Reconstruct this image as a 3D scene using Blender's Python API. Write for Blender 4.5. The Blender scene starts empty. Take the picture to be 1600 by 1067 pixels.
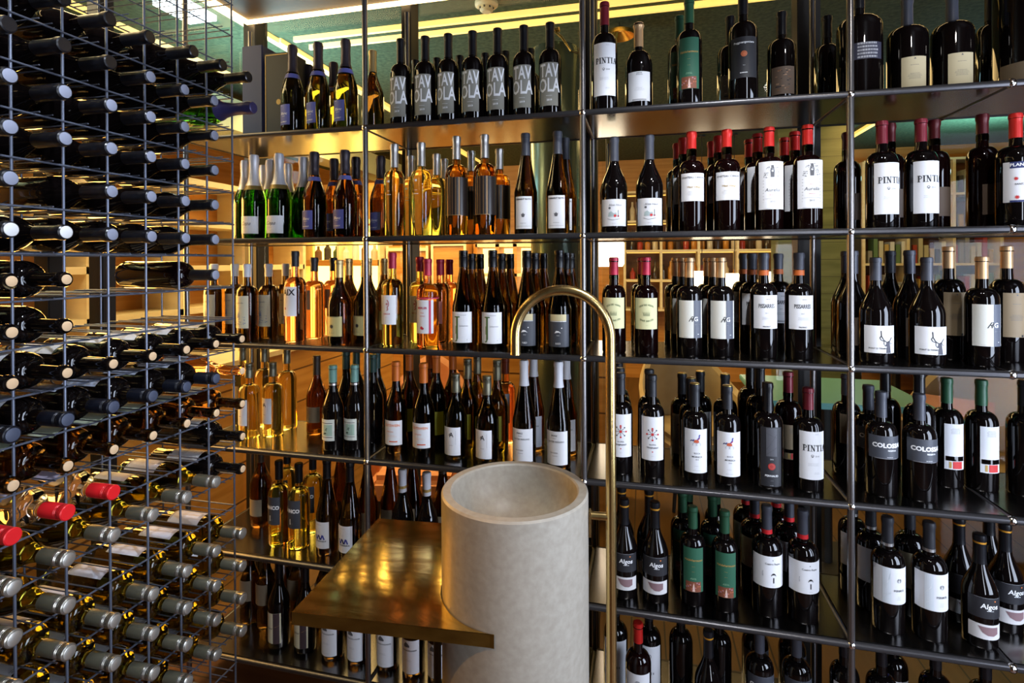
import bpy, bmesh, math, random
from mathutils import Vector, Matrix
random.seed(7)
SC = bpy.context.scene
COL = SC.collection
PI = math.pi

# ------------------------------------------------------------------ camera
FPX, YAW, CY, ROLL, PITCH = 845.8, .2382, 411.5, -.0044, .004
EYE = Vector((0, 0, 1.6))
cyw, syw = math.cos(YAW), math.sin(YAW)
_R = Vector((cyw, syw, 0)); _F = Vector((-syw, cyw, 0)); _Z = Vector((0, 0, 1))
FW = (_F * math.cos(PITCH) - _Z * math.sin(PITCH)).normalized()
_U = _Z * math.cos(PITCH) + _F * math.sin(PITCH)
RT = _R * math.cos(ROLL) + _U * math.sin(ROLL)
UP = _U * math.cos(ROLL) - _R * math.sin(ROLL)
cam = bpy.data.cameras.new('camera')
cam.sensor_width = 36; cam.lens = FPX / 1600 * 36
cam.shift_y = (CY - 533.5) / 1600
cam.clip_start = .02
camo = bpy.data.objects.new('camera', cam); COL.objects.link(camo)
m = Matrix.Identity(4)
for i in range(3):
    m[i][0], m[i][1], m[i][2], m[i][3] = RT[i], UP[i], -FW[i], EYE[i]
camo.matrix_world = m
SC.camera = camo

def ray(px, py):
    return FW + RT * ((px - 800) / FPX) + UP * ((CY - py) / FPX)
def at(px, py, Y):
    """the place at depth Y that is seen in the photo at px, py"""
    d = ray(px, py); return EYE + d * (Y / d.y)
def at_z(px, py, z):
    d = ray(px, py); return EYE + d * ((z - EYE.z) / d.z)

# ------------------------------------------------------------------ view, world
vs = SC.view_settings
vs.view_transform = 'Standard'; vs.look = 'None'; vs.gamma = 1; vs.exposure = 0.0
vs.use_curve_mapping = False
w = bpy.data.worlds.new('world'); SC.world = w; w.use_nodes = True
w.node_tree.nodes['Background'].inputs[0].default_value = (.25, .2, .14, 1)
w.node_tree.nodes['Background'].inputs[1].default_value = .05
SC.cycles.max_bounces = 10; SC.cycles.transmission_bounces = 8; SC.cycles.transparent_max_bounces = 12
SC.cycles.glossy_bounces = 4; SC.cycles.diffuse_bounces = 3
SC.cycles.caustics_reflective = False; SC.cycles.sample_clamp_indirect = 4
SC.cycles.use_denoising = True

def area(name, loc, target, sx, sy, power, color):
    l = bpy.data.lights.new(name, 'AREA'); l.shape = 'RECTANGLE'; l.size = sx; l.size_y = sy
    l.energy = power; l.color = color
    o = bpy.data.objects.new(name, l); COL.objects.link(o); o.location = loc
    d = Vector(target) - Vector(loc)
    o.rotation_euler = d.to_track_quat('-Z', 'Y').to_euler()
    return o
def spot(name, loc, target, power, color, ang=70, rad=.03):
    l = bpy.data.lights.new(name, 'SPOT'); l.energy = power; l.color = color
    l.spot_size = math.radians(ang); l.spot_blend = .6; l.shadow_soft_size = rad
    o = bpy.data.objects.new(name, l); COL.objects.link(o); o.location = loc
    d = Vector(target) - Vector(loc); o.rotation_euler = d.to_track_quat('-Z', 'Y').to_euler()
    return o
# added cool key lights; the window openings near them are made up
area('window_daylight', (1.30, -1.1, 1.45), (.1, 1.7, 1.1), .28, 2.0, 34, (.80, .87, 1))
area('window_daylight_side', (1.78, .85, 1.3), (-1.2, 1.1, 1.2), .8, 1.5, 58, (.70, .80, 1))  # side key, added to light the basin and labels from the right
# ceiling downlights of the wine room; the fills after them are added
spot('downlight_centre', (.38, .95, 2.66), (-.15, 1.65, .9), 62, (.90, .94, 1), 84)
spot('downlight_right', (.75, .75, 2.66), (.7, 1.75, .9), 22, (1, .95, .88), 95)
spot('downlight_left', (-.95, .45, 2.66), (-1.65, 1.45, 1.1), 32, (.84, .9, 1), 52)
area('passage_wall_lamp', (-2.32, 1.80, 1.55), (-.45, 1.35, .85), .6, .9, 38, (1, .48, .10))  # made-up lamp that warms the left side of the basin
spot('downlight_rack', (-.15, .55, 2.66), (-1.45, .85, 1.15), 85, (.80, .88, 1), 46)  # added spot that brightens the labels lying in the rack
spot('downlight_amber', (-1.12, .25, 2.66), (-.50, 1.22, .55), 60, (1, .50, .12), 26)  # added warm spot, turns the left of the basin amber
# warm lamps of the room beyond the glass
area('bar_ceiling_light_left', (-1.9, 4.2, 2.85), (-1.9, 4.6, 0), 2.2, 1.2, 120, (1, .67, .26))
area('bar_ceiling_light_centre', (.2, 4.4, 2.85), (.2, 4.8, 0), 1.6, 1.6, 34, (1, .64, .25))
area('bar_ceiling_light_right', (2.6, 5.2, 2.85), (2.6, 6.6, 0), 1.6, 1.2, 36, (1, .60, .20))
area('side_passage_light', (-2.55, 1.3, 2.85), (-2.9, 1.3, 0), .6, 2.2, 62, (1, .72, .36))
area('left_cool_light', (-2.3, 2.9, 2.35), (-2.0, 3.2, 3.), .7, .7, 34, (.45, .85, 1))
area('passage_cool_light', (-2.5, .9, 2.3), (-2.4, 1.2, 3.), .5, .9, 22, (.6, .88, 1))
area('right_cool_light', (3.3, 5.9, 2.45), (3.3, 5.8, 3.), .6, .6, 60, (.35, .88, 1))

# ------------------------------------------------------------------ materials
MATS = {}
def mat(name, col, rough=.5, metal=0, trans=0, ior=1.45, emit=None, es=0, coat=0, spec=.5):
    if name in MATS: return MATS[name]
    m = bpy.data.materials.new(name); m.use_nodes = True
    b = m.node_tree.nodes['Principled BSDF']
    b.inputs['Base Color'].default_value = (*col, 1)
    b.inputs['Roughness'].default_value = rough
    b.inputs['Metallic'].default_value = metal
    b.inputs['Transmission Weight'].default_value = trans
    b.inputs['IOR'].default_value = ior
    b.inputs['Coat Weight'].default_value = coat
    b.inputs['Coat Roughness'].default_value = .03
    b.inputs['Specular IOR Level'].default_value = spec
    if emit:
        b.inputs['Emission Color'].default_value = (*emit, 1)
        b.inputs['Emission Strength'].default_value = es
    MATS[name] = m; return m
def noisy(name, c1, c2, scale=(5, 5, 5), rough=.5, metal=0, detail=4, bump=0, rv=0, coat=0, dist=0, lo=.35, hi=.65):
    m = mat(name, c1, rough, metal, coat=coat)
    nt = m.node_tree; b = nt.nodes['Principled BSDF']
    tc = nt.nodes.new('ShaderNodeTexCoord'); mp = nt.nodes.new('ShaderNodeMapping')
    mp.inputs['Scale'].default_value = scale
    nz = nt.nodes.new('ShaderNodeTexNoise'); nz.inputs['Detail'].default_value = detail
    nz.inputs['Scale'].default_value = 1; nz.inputs['Distortion'].default_value = dist
    cr = nt.nodes.new('ShaderNodeValToRGB')
    cr.color_ramp.elements[0].color = (*c1, 1); cr.color_ramp.elements[1].color = (*c2, 1)
    cr.color_ramp.elements[0].position = lo; cr.color_ramp.elements[1].position = hi
    L = nt.links
    L.new(tc.outputs['Object'], mp.inputs[0]); L.new(mp.outputs[0], nz.inputs['Vector'])
    L.new(nz.outputs['Fac'], cr.inputs[0]); L.new(cr.outputs[0], b.inputs['Base Color'])
    if rv:
        mr = nt.nodes.new('ShaderNodeMapRange'); mr.inputs[3].default_value = max(.02, rough - rv); mr.inputs[4].default_value = rough + rv
        L.new(nz.outputs['Fac'], mr.inputs[0]); L.new(mr.outputs[0], b.inputs['Roughness'])
    if bump:
        bp = nt.nodes.new('ShaderNodeBump'); bp.inputs['Strength'].default_value = bump; bp.inputs['Distance'].default_value = .01
        L.new(nz.outputs['Fac'], bp.inputs['Height']); L.new(bp.outputs[0], b.inputs['Normal'])
    return m
def planks(name, c1, c2, axis, width, rough=.4, gap=(.02, .01, .005)):
    """wood boards: grain noise plus thin dark joints along one axis"""
    m = noisy(name, c1, c2, (2, 2, 18) if axis == 'Z' else (18, 2, 2) if axis == 'X' else (2, 18, 2), rough, detail=5, dist=.4)
    nt = m.node_tree; b = nt.nodes['Principled BSDF']; L = nt.links
    tc = nt.nodes.new('ShaderNodeTexCoord'); sp = nt.nodes.new('ShaderNodeSeparateXYZ')
    L.new(tc.outputs['Object'], sp.inputs[0])
    d = nt.nodes.new('ShaderNodeMath'); d.operation = 'DIVIDE'; d.inputs[1].default_value = width
    L.new(sp.outputs[axis], d.inputs[0])
    f = nt.nodes.new('ShaderNodeMath'); f.operation = 'FRACT'; L.new(d.outputs[0], f.inputs[0])
    lt = nt.nodes.new('ShaderNodeMath'); lt.operation = 'LESS_THAN'; lt.inputs[1].default_value = .05; L.new(f.outputs[0], lt.inputs[0])
    mx = nt.nodes.new('ShaderNodeMixRGB'); mx.inputs[2].default_value = (*gap, 1)
    src = b.inputs['Base Color'].links[0].from_socket
    L.new(src, mx.inputs[1]); L.new(lt.outputs[0], mx.inputs[0]); L.new(mx.outputs[0], b.inputs['Base Color'])
    return m

def pane_material():
    m = bpy.data.materials.new('clear_pane'); m.use_nodes = True; nt = m.node_tree
    nt.nodes.clear()
    o = nt.nodes.new('ShaderNodeOutputMaterial'); mx = nt.nodes.new('ShaderNodeMixShader')
    t = nt.nodes.new('ShaderNodeBsdfTransparent'); t.inputs[0].default_value = (.95, .97, .96, 1)
    g = nt.nodes.new('ShaderNodeBsdfGlossy'); g.inputs['Roughness'].default_value = 0
    fr = nt.nodes.new('ShaderNodeFresnel'); fr.inputs[0].default_value = 1.4
    ge = nt.nodes.new('ShaderNodeNewGeometry'); mr = nt.nodes.new('ShaderNodeMapRange')   # same index on both faces of the thin sheet
    mr.inputs[3].default_value = 1.17; mr.inputs[4].default_value = 1/1.17
    nt.links.new(ge.outputs['Backfacing'], mr.inputs[0]); nt.links.new(mr.outputs[0], fr.inputs[0])
    nt.links.new(fr.outputs[0], mx.inputs[0]); nt.links.new(t.outputs[0], mx.inputs[1])
    nt.links.new(g.outputs[0], mx.inputs[2]); nt.links.new(mx.outputs[0], o.inputs[0])
    return m
M_PANE = pane_material()
# bottle glass
G = {
 'black': mat('near_black_glass', (.003, .002, .002), .03, spec=.5),
 'darkred': mat('dark_red_glass', (.004, .001, .001), .03, spec=.5),
 'brown': mat('brown_green_glass', (.05, .026, .006), .0, trans=1, ior=1.4),
 'olive': mat('olive_glass', (.14, .115, .012), .0, trans=1, ior=1.4),
 'amber': mat('amber_glass', (.13, .046, .008), .0, trans=1, ior=1.38),
 'green': mat('green_glass', (.025, .13, .008), .0, trans=1, ior=1.4),
 'straw': mat('straw_wine_glass', (.98, .84, .33), .0, trans=1, ior=1.36),
 'lime': mat('lime_wine_glass', (.85, .80, .22), .0, trans=1, ior=1.36),
 'rose': mat('rose_wine_glass', (.95, .50, .25), .0, trans=1, ior=1.36),
 'honey': mat('honey_glass', (.50, .24, .04), .0, trans=1, ior=1.38),
 'clear': mat('pale_clear_glass', (.88, .74, .56), .0, trans=1, ior=1.36),
}
def C(name, col, rough=.4, metal=0, **k): return mat(name, col, rough, metal, **k)
WHITE = C('white_paper', (.74, .74, .76), .6)
INK = C('black_ink', (.02, .02, .025), .6)
GREY = C('grey_ink', (.11, .11, .12), .6)
PGREY = C('pale_grey_ink', (.30, .30, .32), .6)
REDI = C('red_ink', (.55, .03, .03), .6)
ORI = C('orange_ink', (.75, .2, .04), .6)
GOLDI = C('gold_ink', (.5, .33, .1), .4, .3)
BLUEI = C('blue_ink', (.04, .05, .3), .6)
DKBLUE = C('dark_blue_ink', (.02, .03, .12), .6)
SILVER = C('silver_foil', (.62, .6, .58), .3, .9)
WINK = C('white_ink', (.85, .85, .86), .6)

# ------------------------------------------------------------------ mesh helpers
def new_obj(name, me, parent=None):
    o = bpy.data.objects.new(name, me); COL.objects.link(o)
    if parent: o.parent = parent
    return o
def to_mesh(bm, name, mats, smooth=True):
    me = bpy.data.meshes.new(name)
    bmesh.ops.recalc_face_normals(bm, faces=bm.faces[:])
    bm.to_mesh(me); bm.free()
    for m in (mats if isinstance(mats, (list, tuple)) else [mats]): me.materials.append(m)
    if smooth:
        for p in me.polygons: p.use_smooth = True
        try: me.set_sharp_from_angle(angle=math.radians(30))
        except Exception: pass
    return me
def add_box(bm, x0, x1, y0, y1, z0, z1, mi=0):
    v = [bm.verts.new(p) for p in ((x0,y0,z0),(x1,y0,z0),(x1,y1,z0),(x0,y1,z0),(x0,y0,z1),(x1,y0,z1),(x1,y1,z1),(x0,y1,z1))]
    for q in ((0,3,2,1),(4,5,6,7),(0,1,5,4),(1,2,6,5),(2,3,7,6),(3,0,4,7)):
        f = bm.faces.new([v[i] for i in q]); f.material_index = mi
def box(name, x0, x1, y0, y1, z0, z1, m, parent=None, bevel=0):
    cx, cy, cz = (x0+x1)/2, (y0+y1)/2, z0
    off = Vector((cx, cy, cz)) if parent is None else Vector((0, 0, 0))
    bm = bmesh.new(); add_box(bm, x0-off.x, x1-off.x, y0-off.y, y1-off.y, z0-off.z, z1-off.z)
    if bevel: bmesh.ops.bevel(bm, geom=bm.edges[:], offset=bevel, segments=2, affect='EDGES')
    o = new_obj(name, to_mesh(bm, name, m, smooth=bool(bevel)), parent)
    if parent is None: o.location = off
    return o
def add_tube(bm, pts, r, seg=10, cap=True):
    pts = [Vector(p) for p in pts]; rings = []
    n = len(pts); prev = None
    for i, p in enumerate(pts):
        t = (pts[min(i+1, n-1)] - pts[max(i-1, 0)]).normalized()
        a = prev if prev is not None else (Vector((0,0,1)) if abs(t.z) < .9 else Vector((1,0,0)))
        u = (a - t * a.dot(t)).normalized(); prev = u; v = t.cross(u)
        rr = r[i] if isinstance(r, (list, tuple)) else r
        rings.append([bm.verts.new(p + (u*math.cos(2*PI*k/seg) + v*math.sin(2*PI*k/seg))*rr) for k in range(seg)])
    for a, b in zip(rings, rings[1:]):
        for k in range(seg): bm.faces.new((a[k], a[(k+1)%seg], b[(k+1)%seg], b[k]))
    if cap:
        bm.faces.new(rings[0][::-1]); bm.faces.new(rings[-1])
def tube(name, pts, r, m, parent=None, seg=12):
    bm = bmesh.new(); add_tube(bm, pts, r, seg); return new_obj(name, to_mesh(bm, name, m), parent)
def add_lathe(bm, prof, seg=32, centre=(0,0,0), mi=0):
    cx, cy, cz = centre; rings = []
    for r, z in prof:
        if r < 1e-6: rings.append([bm.verts.new((cx, cy, cz+z))])
        else: rings.append([bm.verts.new((cx+r*math.sin(2*PI*k/seg), cy-r*math.cos(2*PI*k/seg), cz+z)) for k in range(seg)])
    for a, b in zip(rings, rings[1:]):
        for k in range(seg):
            q = [a[k % len(a)], a[(k+1) % len(a)], b[(k+1) % len(b)], b[k % len(b)]]
            u = []
            for v in q:
                if v not in u: u.append(v)
            if len(u) > 2:
                f = bm.faces.new(u); f.material_index = mi
def lathe(name, prof, m, parent=None, seg=32):
    bm = bmesh.new(); add_lathe(bm, prof, seg); return new_obj(name, to_mesh(bm, name, m), parent)
def empty(name, loc, rz=0):
    o = bpy.data.objects.new(name, None); COL.objects.link(o); o.location = loc; o.rotation_euler = (0,0,rz); o.empty_display_size = .05
    return o
def tag(o, label, cat, group=None):
    n = len(label.split())
    if not 4 <= n <= 16: print('LABEL LENGTH', n, label)
    o['label'] = label; o['category'] = cat
    if group: o['group'] = group
    return o
def struct(o, label=None):
    o['kind'] = 'structure'
    if label: o['label'] = label
    return o

# ------------------------------------------------------------------ the shelf grid
D = 1.710; DEP = .35
PX = [-1.69, -.9378, -.1844, .5679, .950]            # upright positions
SZ = [2.0662, 1.6794, 1.2922, .9037, .511, .123]       # tube centre heights, top shelf first
TOPZ = 2.62
SHELF_UP = .0095                                         # panel surface above the tube centre

CEIL_Z = 2.70; OUT_CEIL = 2.98
YG = 2.17; XG = -1.80                                    # back glass, left glass

# ------------------------------------------------------------------ room shell
m_floor_in = planks('dark_floor_boards', (.07, .022, .008), (.12, .045, .016), 'Y', .12, .45)
m_floor_out = planks('amber_floor_boards', (.10, .048, .010), (.14, .068, .018), 'X', .14, .35)
m_bronze = noisy('bronze_ceiling', (.030, .013, .005), (.05, .022, .009), (6, 6, 6), .5, .1)
m_ceil_out = noisy('acoustic_plaster', (.035, .052, .026), (.075, .10, .05), (38, 38, 38), .95, detail=6, bump=.12)
m_wall_dark = noisy('dark_plaster', (.03, .028, .026), (.045, .04, .035), (4, 4, 4), .8)
m_wood = noisy('amber_wood', (.46, .19, .035), (.62, .29, .07), (1.2, 1.2, 22), .45, detail=6, dist=.6)
m_woodh = noisy('amber_wood_level', (.46, .19, .035), (.62, .29, .07), (3, 1.0, 30), .45, detail=6, dist=.6)
m_plank = planks('amber_plank_wall', (.46, .21, .04), (.62, .32, .08), 'Z', .22, .45, (.12, .05, .015))
m_cream = noisy('cream_wood', (.78, .62, .36), (.85, .72, .46), (3, 3, 20), .5)
m_dwood = noisy('walnut', (.09, .035, .012), (.16, .07, .025), (3, 3, 20), .45)
m_frame = mat('anthracite_frame', (.018, .016, .015), .5)
m_led = mat('warm_led', (1, .8, .5), .5, emit=(1, .68, .30), es=8)
m_led2 = mat('warm_led_soft', (1, .8, .45), .5, emit=(1, .60, .12), es=1.25)

struct(box('floor', -1.86, 1.9, -1.6, 2.2, -.08, 0, m_floor_in))
struct(box('floor_beyond_glass', -4.6, 5.6, 2.2, 8.0, -.08, 0, m_floor_out))
struct(box('floor_side_passage', -4.6, -1.86, -1.6, 2.2, -.08, 0, m_floor_out))
struct(box('ceiling', -1.74, 1.9, -1.6, 2.11, CEIL_Z, CEIL_Z+.06, m_bronze))
struct(box('ceiling_beyond_glass', -4.6, 5.6, -1.6, 8.0, OUT_CEIL, OUT_CEIL+.06, m_ceil_out))
struct(box('wall_rear', -4.6, 5.6, 7.6, 7.7, 0, OUT_CEIL, m_wood))
struct(box('wall_left', -4.7, -4.6, -1.6, 8.0, 0, OUT_CEIL, m_wood))
bm = bmesh.new()
add_box(bm, 1.9, 2.0, -1.6, .4, 0, OUT_CEIL); add_box(bm, 1.9, 2.0, 1.3, 1.9, 0, OUT_CEIL)
add_box(bm, 1.9, 2.0, .4, 1.3, 0, .5); add_box(bm, 1.9, 2.0, .4, 1.3, 2.15, OUT_CEIL)  # opening added to go with the side key light
struct(new_obj('wall_right', to_mesh(bm, 'wall_right', m_wall_dark, False)))
struct(box('wall_far_right', 5.6, 5.7, 2.2, 8.0, 0, OUT_CEIL, m_wood))
# wall behind the camera with a tall opening added to go with the cool key
bm = bmesh.new()
add_box(bm, -4.6, .55, -1.7, -1.6, 0, OUT_CEIL); add_box(bm, 1.35, 2.0, -1.7, -1.6, 0, OUT_CEIL)
add_box(bm, .55, 1.35, -1.7, -1.6, 0, .4); add_box(bm, .55, 1.35, -1.7, -1.6, 2.5, OUT_CEIL)
struct(new_obj('wall_front', to_mesh(bm, 'wall_front', m_wall_dark, False)))

# glass partition: mullions and panes
MUL = [-1.755, -.978, -.205, .578, 1.40]
def mullion(name, x0, x1, y0, y1):
    struct(box(name, x0, x1, y0, y1, 0, OUT_CEIL, m_frame, bevel=.003))
n = 0
for i, x in enumerate(MUL):
    n += 1; hw = (.033, .022, .028, .038, .04)[i]; mullion('trim_%d' % n, x-hw, x+hw, YG-.035, YG+.05)
for y in (-.6, .45, 1.30, 1.47):
    n += 1; mullion('trim_%d' % n, XG-.03, XG+.03, y-.025, y+.025)
def pane(name, x0, x1, y0, y1):
    struct(box(name, x0, x1, y0, y1, .02, OUT_CEIL, M_PANE))
ns = 0
for a, b in zip(MUL, MUL[1:]+[1.9]):
    ns += 1; pane('window_%d' % ns, a+.046, b-.046, YG, YG+.008)
for a, b in ((-1.6, -.63), (-.57, .42), (.48, 1.27), (1.33, 1.44), (1.50, YG-.04)):
    ns += 1; pane('window_%d' % ns, XG-.004, XG+.004, a, b)
struct(box('window_30', 1.945, 1.953, .4, 1.3, .5, 2.15, M_PANE)); struct(box('window_31', .55, 1.35, -1.655, -1.647, .4, 2.5, M_PANE))  # panes for the openings added beside the key lights
# lit edge of the ceiling
def led(name, x0, x1, y0, y1, z0, z1, m, label):
    return tag(box(name, x0, x1, y0, y1, z0, z1, m), label, 'light strip')
led('light_strip', -1.74, 1.9, 2.112, 2.13, CEIL_Z-.012, CEIL_Z+.03, m_led, 'bright warm light strip along the back edge of the bronze ceiling')
led('light_strip', -1.762, -1.744, -1.6, 2.13, CEIL_Z-.012, CEIL_Z+.03, m_led, 'bright warm light strip running along the left edge of the ceiling')
# light lines on the outer ceiling
def at_ceiling(px, py): return at_z(px, py, OUT_CEIL)
a = at_ceiling(458, 57)
led('ceiling_light_line', a.x, 4.5, a.y, a.y+.024, OUT_CEIL-.03, OUT_CEIL, m_led2, 'nearer of the two long yellow light lines across the green ceiling')
led('ceiling_light_line', a.x+.02, 4.5, a.y+.13, a.y+.152, OUT_CEIL-.03, OUT_CEIL, m_led2, 'further of the two long yellow light lines across the green ceiling')
led('ceiling_light_line', a.x-.10, a.x-.085, a.y, 7.2, OUT_CEIL-.03, OUT_CEIL, m_led2, 'yellow light line running away along the green ceiling behind the sparkling bottles')
b_ = at_ceiling(1500, 6)
led('ceiling_light_line', 2.22, 2.27, 2.9, 7.0, OUT_CEIL-.03, OUT_CEIL, m_led2, 'light line receding behind the large bottles on the top right shelf')
for k, x in enumerate((-2.2, -2.93)):
    led('ceiling_light_line', x-.02, x+.02, -.2, 6.8, OUT_CEIL-.03, OUT_CEIL, m_led2,
        ('light line on the passage ceiling close outside the left glass', 'light line on the passage ceiling further out behind the wire rack')[k])

# ------------------------------------------------------------------ tubular shelving unit
m_tube = mat('brushed_steel_tube', (.20, .19, .19), .28, .9)
m_rail = mat('graphite_rail', (.065, .062, .065), .3, .7)
m_panel = noisy('graphite_sheet', (.16, .15, .15), (.21, .20, .195), (3, 3, 3), .20, 1.0, rv=.05)
m_ball = mat('chrome_ball', (.7, .68, .66), .15, 1)
shelf = empty('shelving_unit', (-.37, D, 0))
tag(shelf, 'dark steel tube shelving unit with graphite shelves full of bottles', 'shelf')
SO = Vector((-.37, D, 0))
def rel(*p): return Vector(p) - SO
for x in PX[:4]:
    for y in (D, D+DEP):
        tube('upright_tube', [rel(x, y, .02), rel(x, y, TOPZ)], .0095, m_tube, shelf, 14)
for y in (D, D+DEP):
    tube('upright_tube', [rel(PX[4]+.75, y, .02), rel(PX[4]+.75, y, TOPZ)], .0095, m_tube, shelf, 14)
PXE = PX + [PX[4]+.75]
bm = bmesh.new(); bmesh.ops.create_uvsphere(bm, u_segments=14, v_segments=8, radius=.0128); BALL = to_mesh(bm, 'ball_joint', m_ball)
for z in SZ:
    for y in (D, D+DEP):
        tube('cross_rail', [rel(PXE[0], y, z), rel(PXE[-1], y, z)], .0095, m_rail, shelf)
    for x in PXE:
        tube('depth_rail', [rel(x, D, z), rel(x, D+DEP, z)], .009, m_rail, shelf)
    bm = bmesh.new()
    for a, b in zip(PXE, PXE[1:]):
        add_box(bm, a-SO.x+.008, b-SO.x-.008, .008, DEP-.008, z-.006, z+SHELF_UP)
    new_obj('shelf_panel', to_mesh(bm, 'shelf_panel', m_panel, False), shelf)
    for x in PXE:
        for y in (D, D+DEP):
            bj = new_obj('ball_joint', BALL, shelf); bj.location = rel(x, y, z)
for x in PXE[:4]+[PXE[-1]]:
    for y in (D, D+DEP):
        lathe('foot', [(0, 0), (.016, 0), (.016, .008), (.007, .012), (.007, .03), (0, .03)], m_ball, shelf).location = rel(x, y, 0)

# ------------------------------------------------------------------ bottle shapes
def profile(shape, H, R):
    """outer profile (radius, height) and where the capsule and label may sit"""
    rn = .0142
    if shape == 'bordeaux':
        p = [(0, .004), (R*.55, .003), (R*.93, 0), (R, .006), (R, H*.60)]
        for t in range(1, 9):
            a = t/8*PI/2; p.append((rn+.001+(R-rn-.001)*math.cos(a)**.9 if t < 8 else rn+.001, H*.60+H*.115*math.sin(a)))
        p += [(rn, H*.76), (rn-.0005, H*.955), (rn+.0015, H*.957), (rn+.0015, H*.985), (rn, H), (0, H)]
    elif shape == 'burgundy':
        p = [(0, .004), (R*.55, .003), (R*.93, 0), (R, .006), (R, H*.46)]
        for t in range(1, 13):
            s = t/12; p.append((rn+(R-rn)*(math.cos(s*PI)*.5+.5)**1.05 if s < 1 else rn, H*.46+H*.32*s))
        p += [(rn-.0003, H*.955), (rn+.0015, H*.957), (rn+.0015, H*.985), (rn, H), (0, H)]
    elif shape == 'flute':
        p = [(0, .004), (R*.55, .003), (R*.93, 0), (R, .006), (R, H*.42)]
        for t in range(1, 13):
            s = t/12; q = 1-s; p.append((rn+(R-rn)*(q**1.15*(1-.28*q)+.28*q**1.15*q), H*.42+H*.40*s))
        p += [(rn-.0003, H*.955), (rn+.0015, H*.957), (rn+.0015, H*.985), (rn, H), (0, H)]
    elif shape == 'champagne':
        p = [(0, .004), (R*.55, .003), (R*.93, 0), (R, .006), (R, H*.44)]
        for t in range(1, 13):
            s = t/12; p.append((.0155+(R-.0155)*(math.cos(s*PI)*.5+.5)**.95 if s < 1 else .0155, H*.44+H*.36*s))
        p += [(.0150, H*.93), (.0175, H*.935), (.0175, H*.975), (.014, H), (0, H)]
    elif shape == 'squat':
        p = [(0, .004), (R*.55, .003), (R*.93, 0), (R, .006), (R, H*.50)]
        for t in range(1, 10):
            a = t/9*PI/2; p.append((rn+(R-rn)*math.cos(a) if t < 9 else rn, H*.50+H*.19*math.sin(a)))
        p += [(rn-.0004, H*.955), (rn+.003, H*.957), (rn+.003, H*.985), (rn, H), (0, H)]
    return p
def radius_at(p, z):
    for (r0, z0), (r1, z1) in zip(p[3:], p[4:]):
        if z0 <= z <= z1 and z1 > z0: return r0+(r1-r0)*(z-z0)/(z1-z0)
    return p[-2][0]
MC = {}
def cached(key, fn):
    if key not in MC: MC[key] = fn()
    return MC[key]
def body_mesh(shape, H, R, m):
    def f():
        bm = bmesh.new(); add_lathe(bm, profile(shape, H, R), 32); return to_mesh(bm, 'bottle', m)
    return cached(('body', shape, round(H, 3), R, m.name), f)
def cap_mesh(shape, H, R, m, frac, kind, m2=None):
    def f():
        p = profile(shape, H, R); z0 = H*(1-frac); e = .0009
        bm = bmesh.new()
        if kind == 'screw':
            rr = .0158; q = [(radius_at(p, z0)+.0004, z0), (rr, z0+.001), (rr, H-.024)]
            for k in range(5): q += [(rr-.0012, H-.0215+k*.0035), (rr, H-.0205+k*.0035), (rr, H-.0190+k*.0035)]
            q += [(rr, H), (rr-.002, H+.0015), (0, H+.0015)]
            add_lathe(bm, q, 28)
            if m2:
                for f in bm.faces:
                    if f.calc_center_median().z > H-.0238: f.material_index = 1
        else:
            q = [(radius_at(p, z0)+.0002, z0)]
            N = 8
            for k in range(N+1):
                z = z0+(H-z0)*k/N*.995; q.append((radius_at(p, z)+e, z))
            if kind == 'foil': q = [(a*(1+.03*math.sin(i*2.1)) + (.0012 if i > 2 else .0005), b) for i, (a, b) in enumerate(q)]
            q += [(q[-1][0], H), (q[-1][0]-.0025, H+.0018), (0, H+.0018)]
            add_lathe(bm, q, 24)
        return to_mesh(bm, 'capsule', [m, m2] if m2 else m)
    return cached(('cap', shape, round(H, 3), R, m.name, frac, kind, bool(m2)), f)
def band_mesh(shape, H, R, m, f0, f1):
    def f():
        p = profile(shape, H, R); bm = bmesh.new()
        q = [(radius_at(p, H*t)+.0013, H*t) for t in (f0, (f0+f1)/2, f1)]
        q = [(q[0][0]-.001, q[0][1])]+q+[(q[-1][0]-.001, q[-1][1])]
        add_lathe(bm, q, 24); return to_mesh(bm, 'neck_band', m)
    return cached(('band', shape, round(H, 3), R, m.name, f0, f1), f)
def disc_mesh(m, H, r=.0125):
    def f():
        bm = bmesh.new(); add_lathe(bm, [(r, H+.0012), (r, H+.0028), (r-.001, H+.0033), (0, H+.0033)], 24); return to_mesh(bm, 'cap_disc', m)
    return cached(('disc', m.name, round(H, 3), r), f)
def label_mesh(R, z0, z1, a0, a1, m):
    def f():
        bm = bmesh.new(); n = max(4, int((a1-a0)/8)); r = R+.0006; rows = []
        for z in (z0, z1):
            rows.append([bm.verts.new((r*math.sin(math.radians(a0+(a1-a0)*k/n)), -r*math.cos(math.radians(a0+(a1-a0)*k/n)), z)) for k in range(n+1)])
        for k in range(n): bm.faces.new((rows[0][k], rows[0][k+1], rows[1][k+1], rows[1][k]))
        me = bpy.data.meshes.new('label'); bm.to_mesh(me); bm.free(); me.materials.append(m)
        for p in me.polygons: p.use_smooth = True
        return me
    return cached(('label', R, z0, z1, a0, a1, m.name), f)

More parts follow.
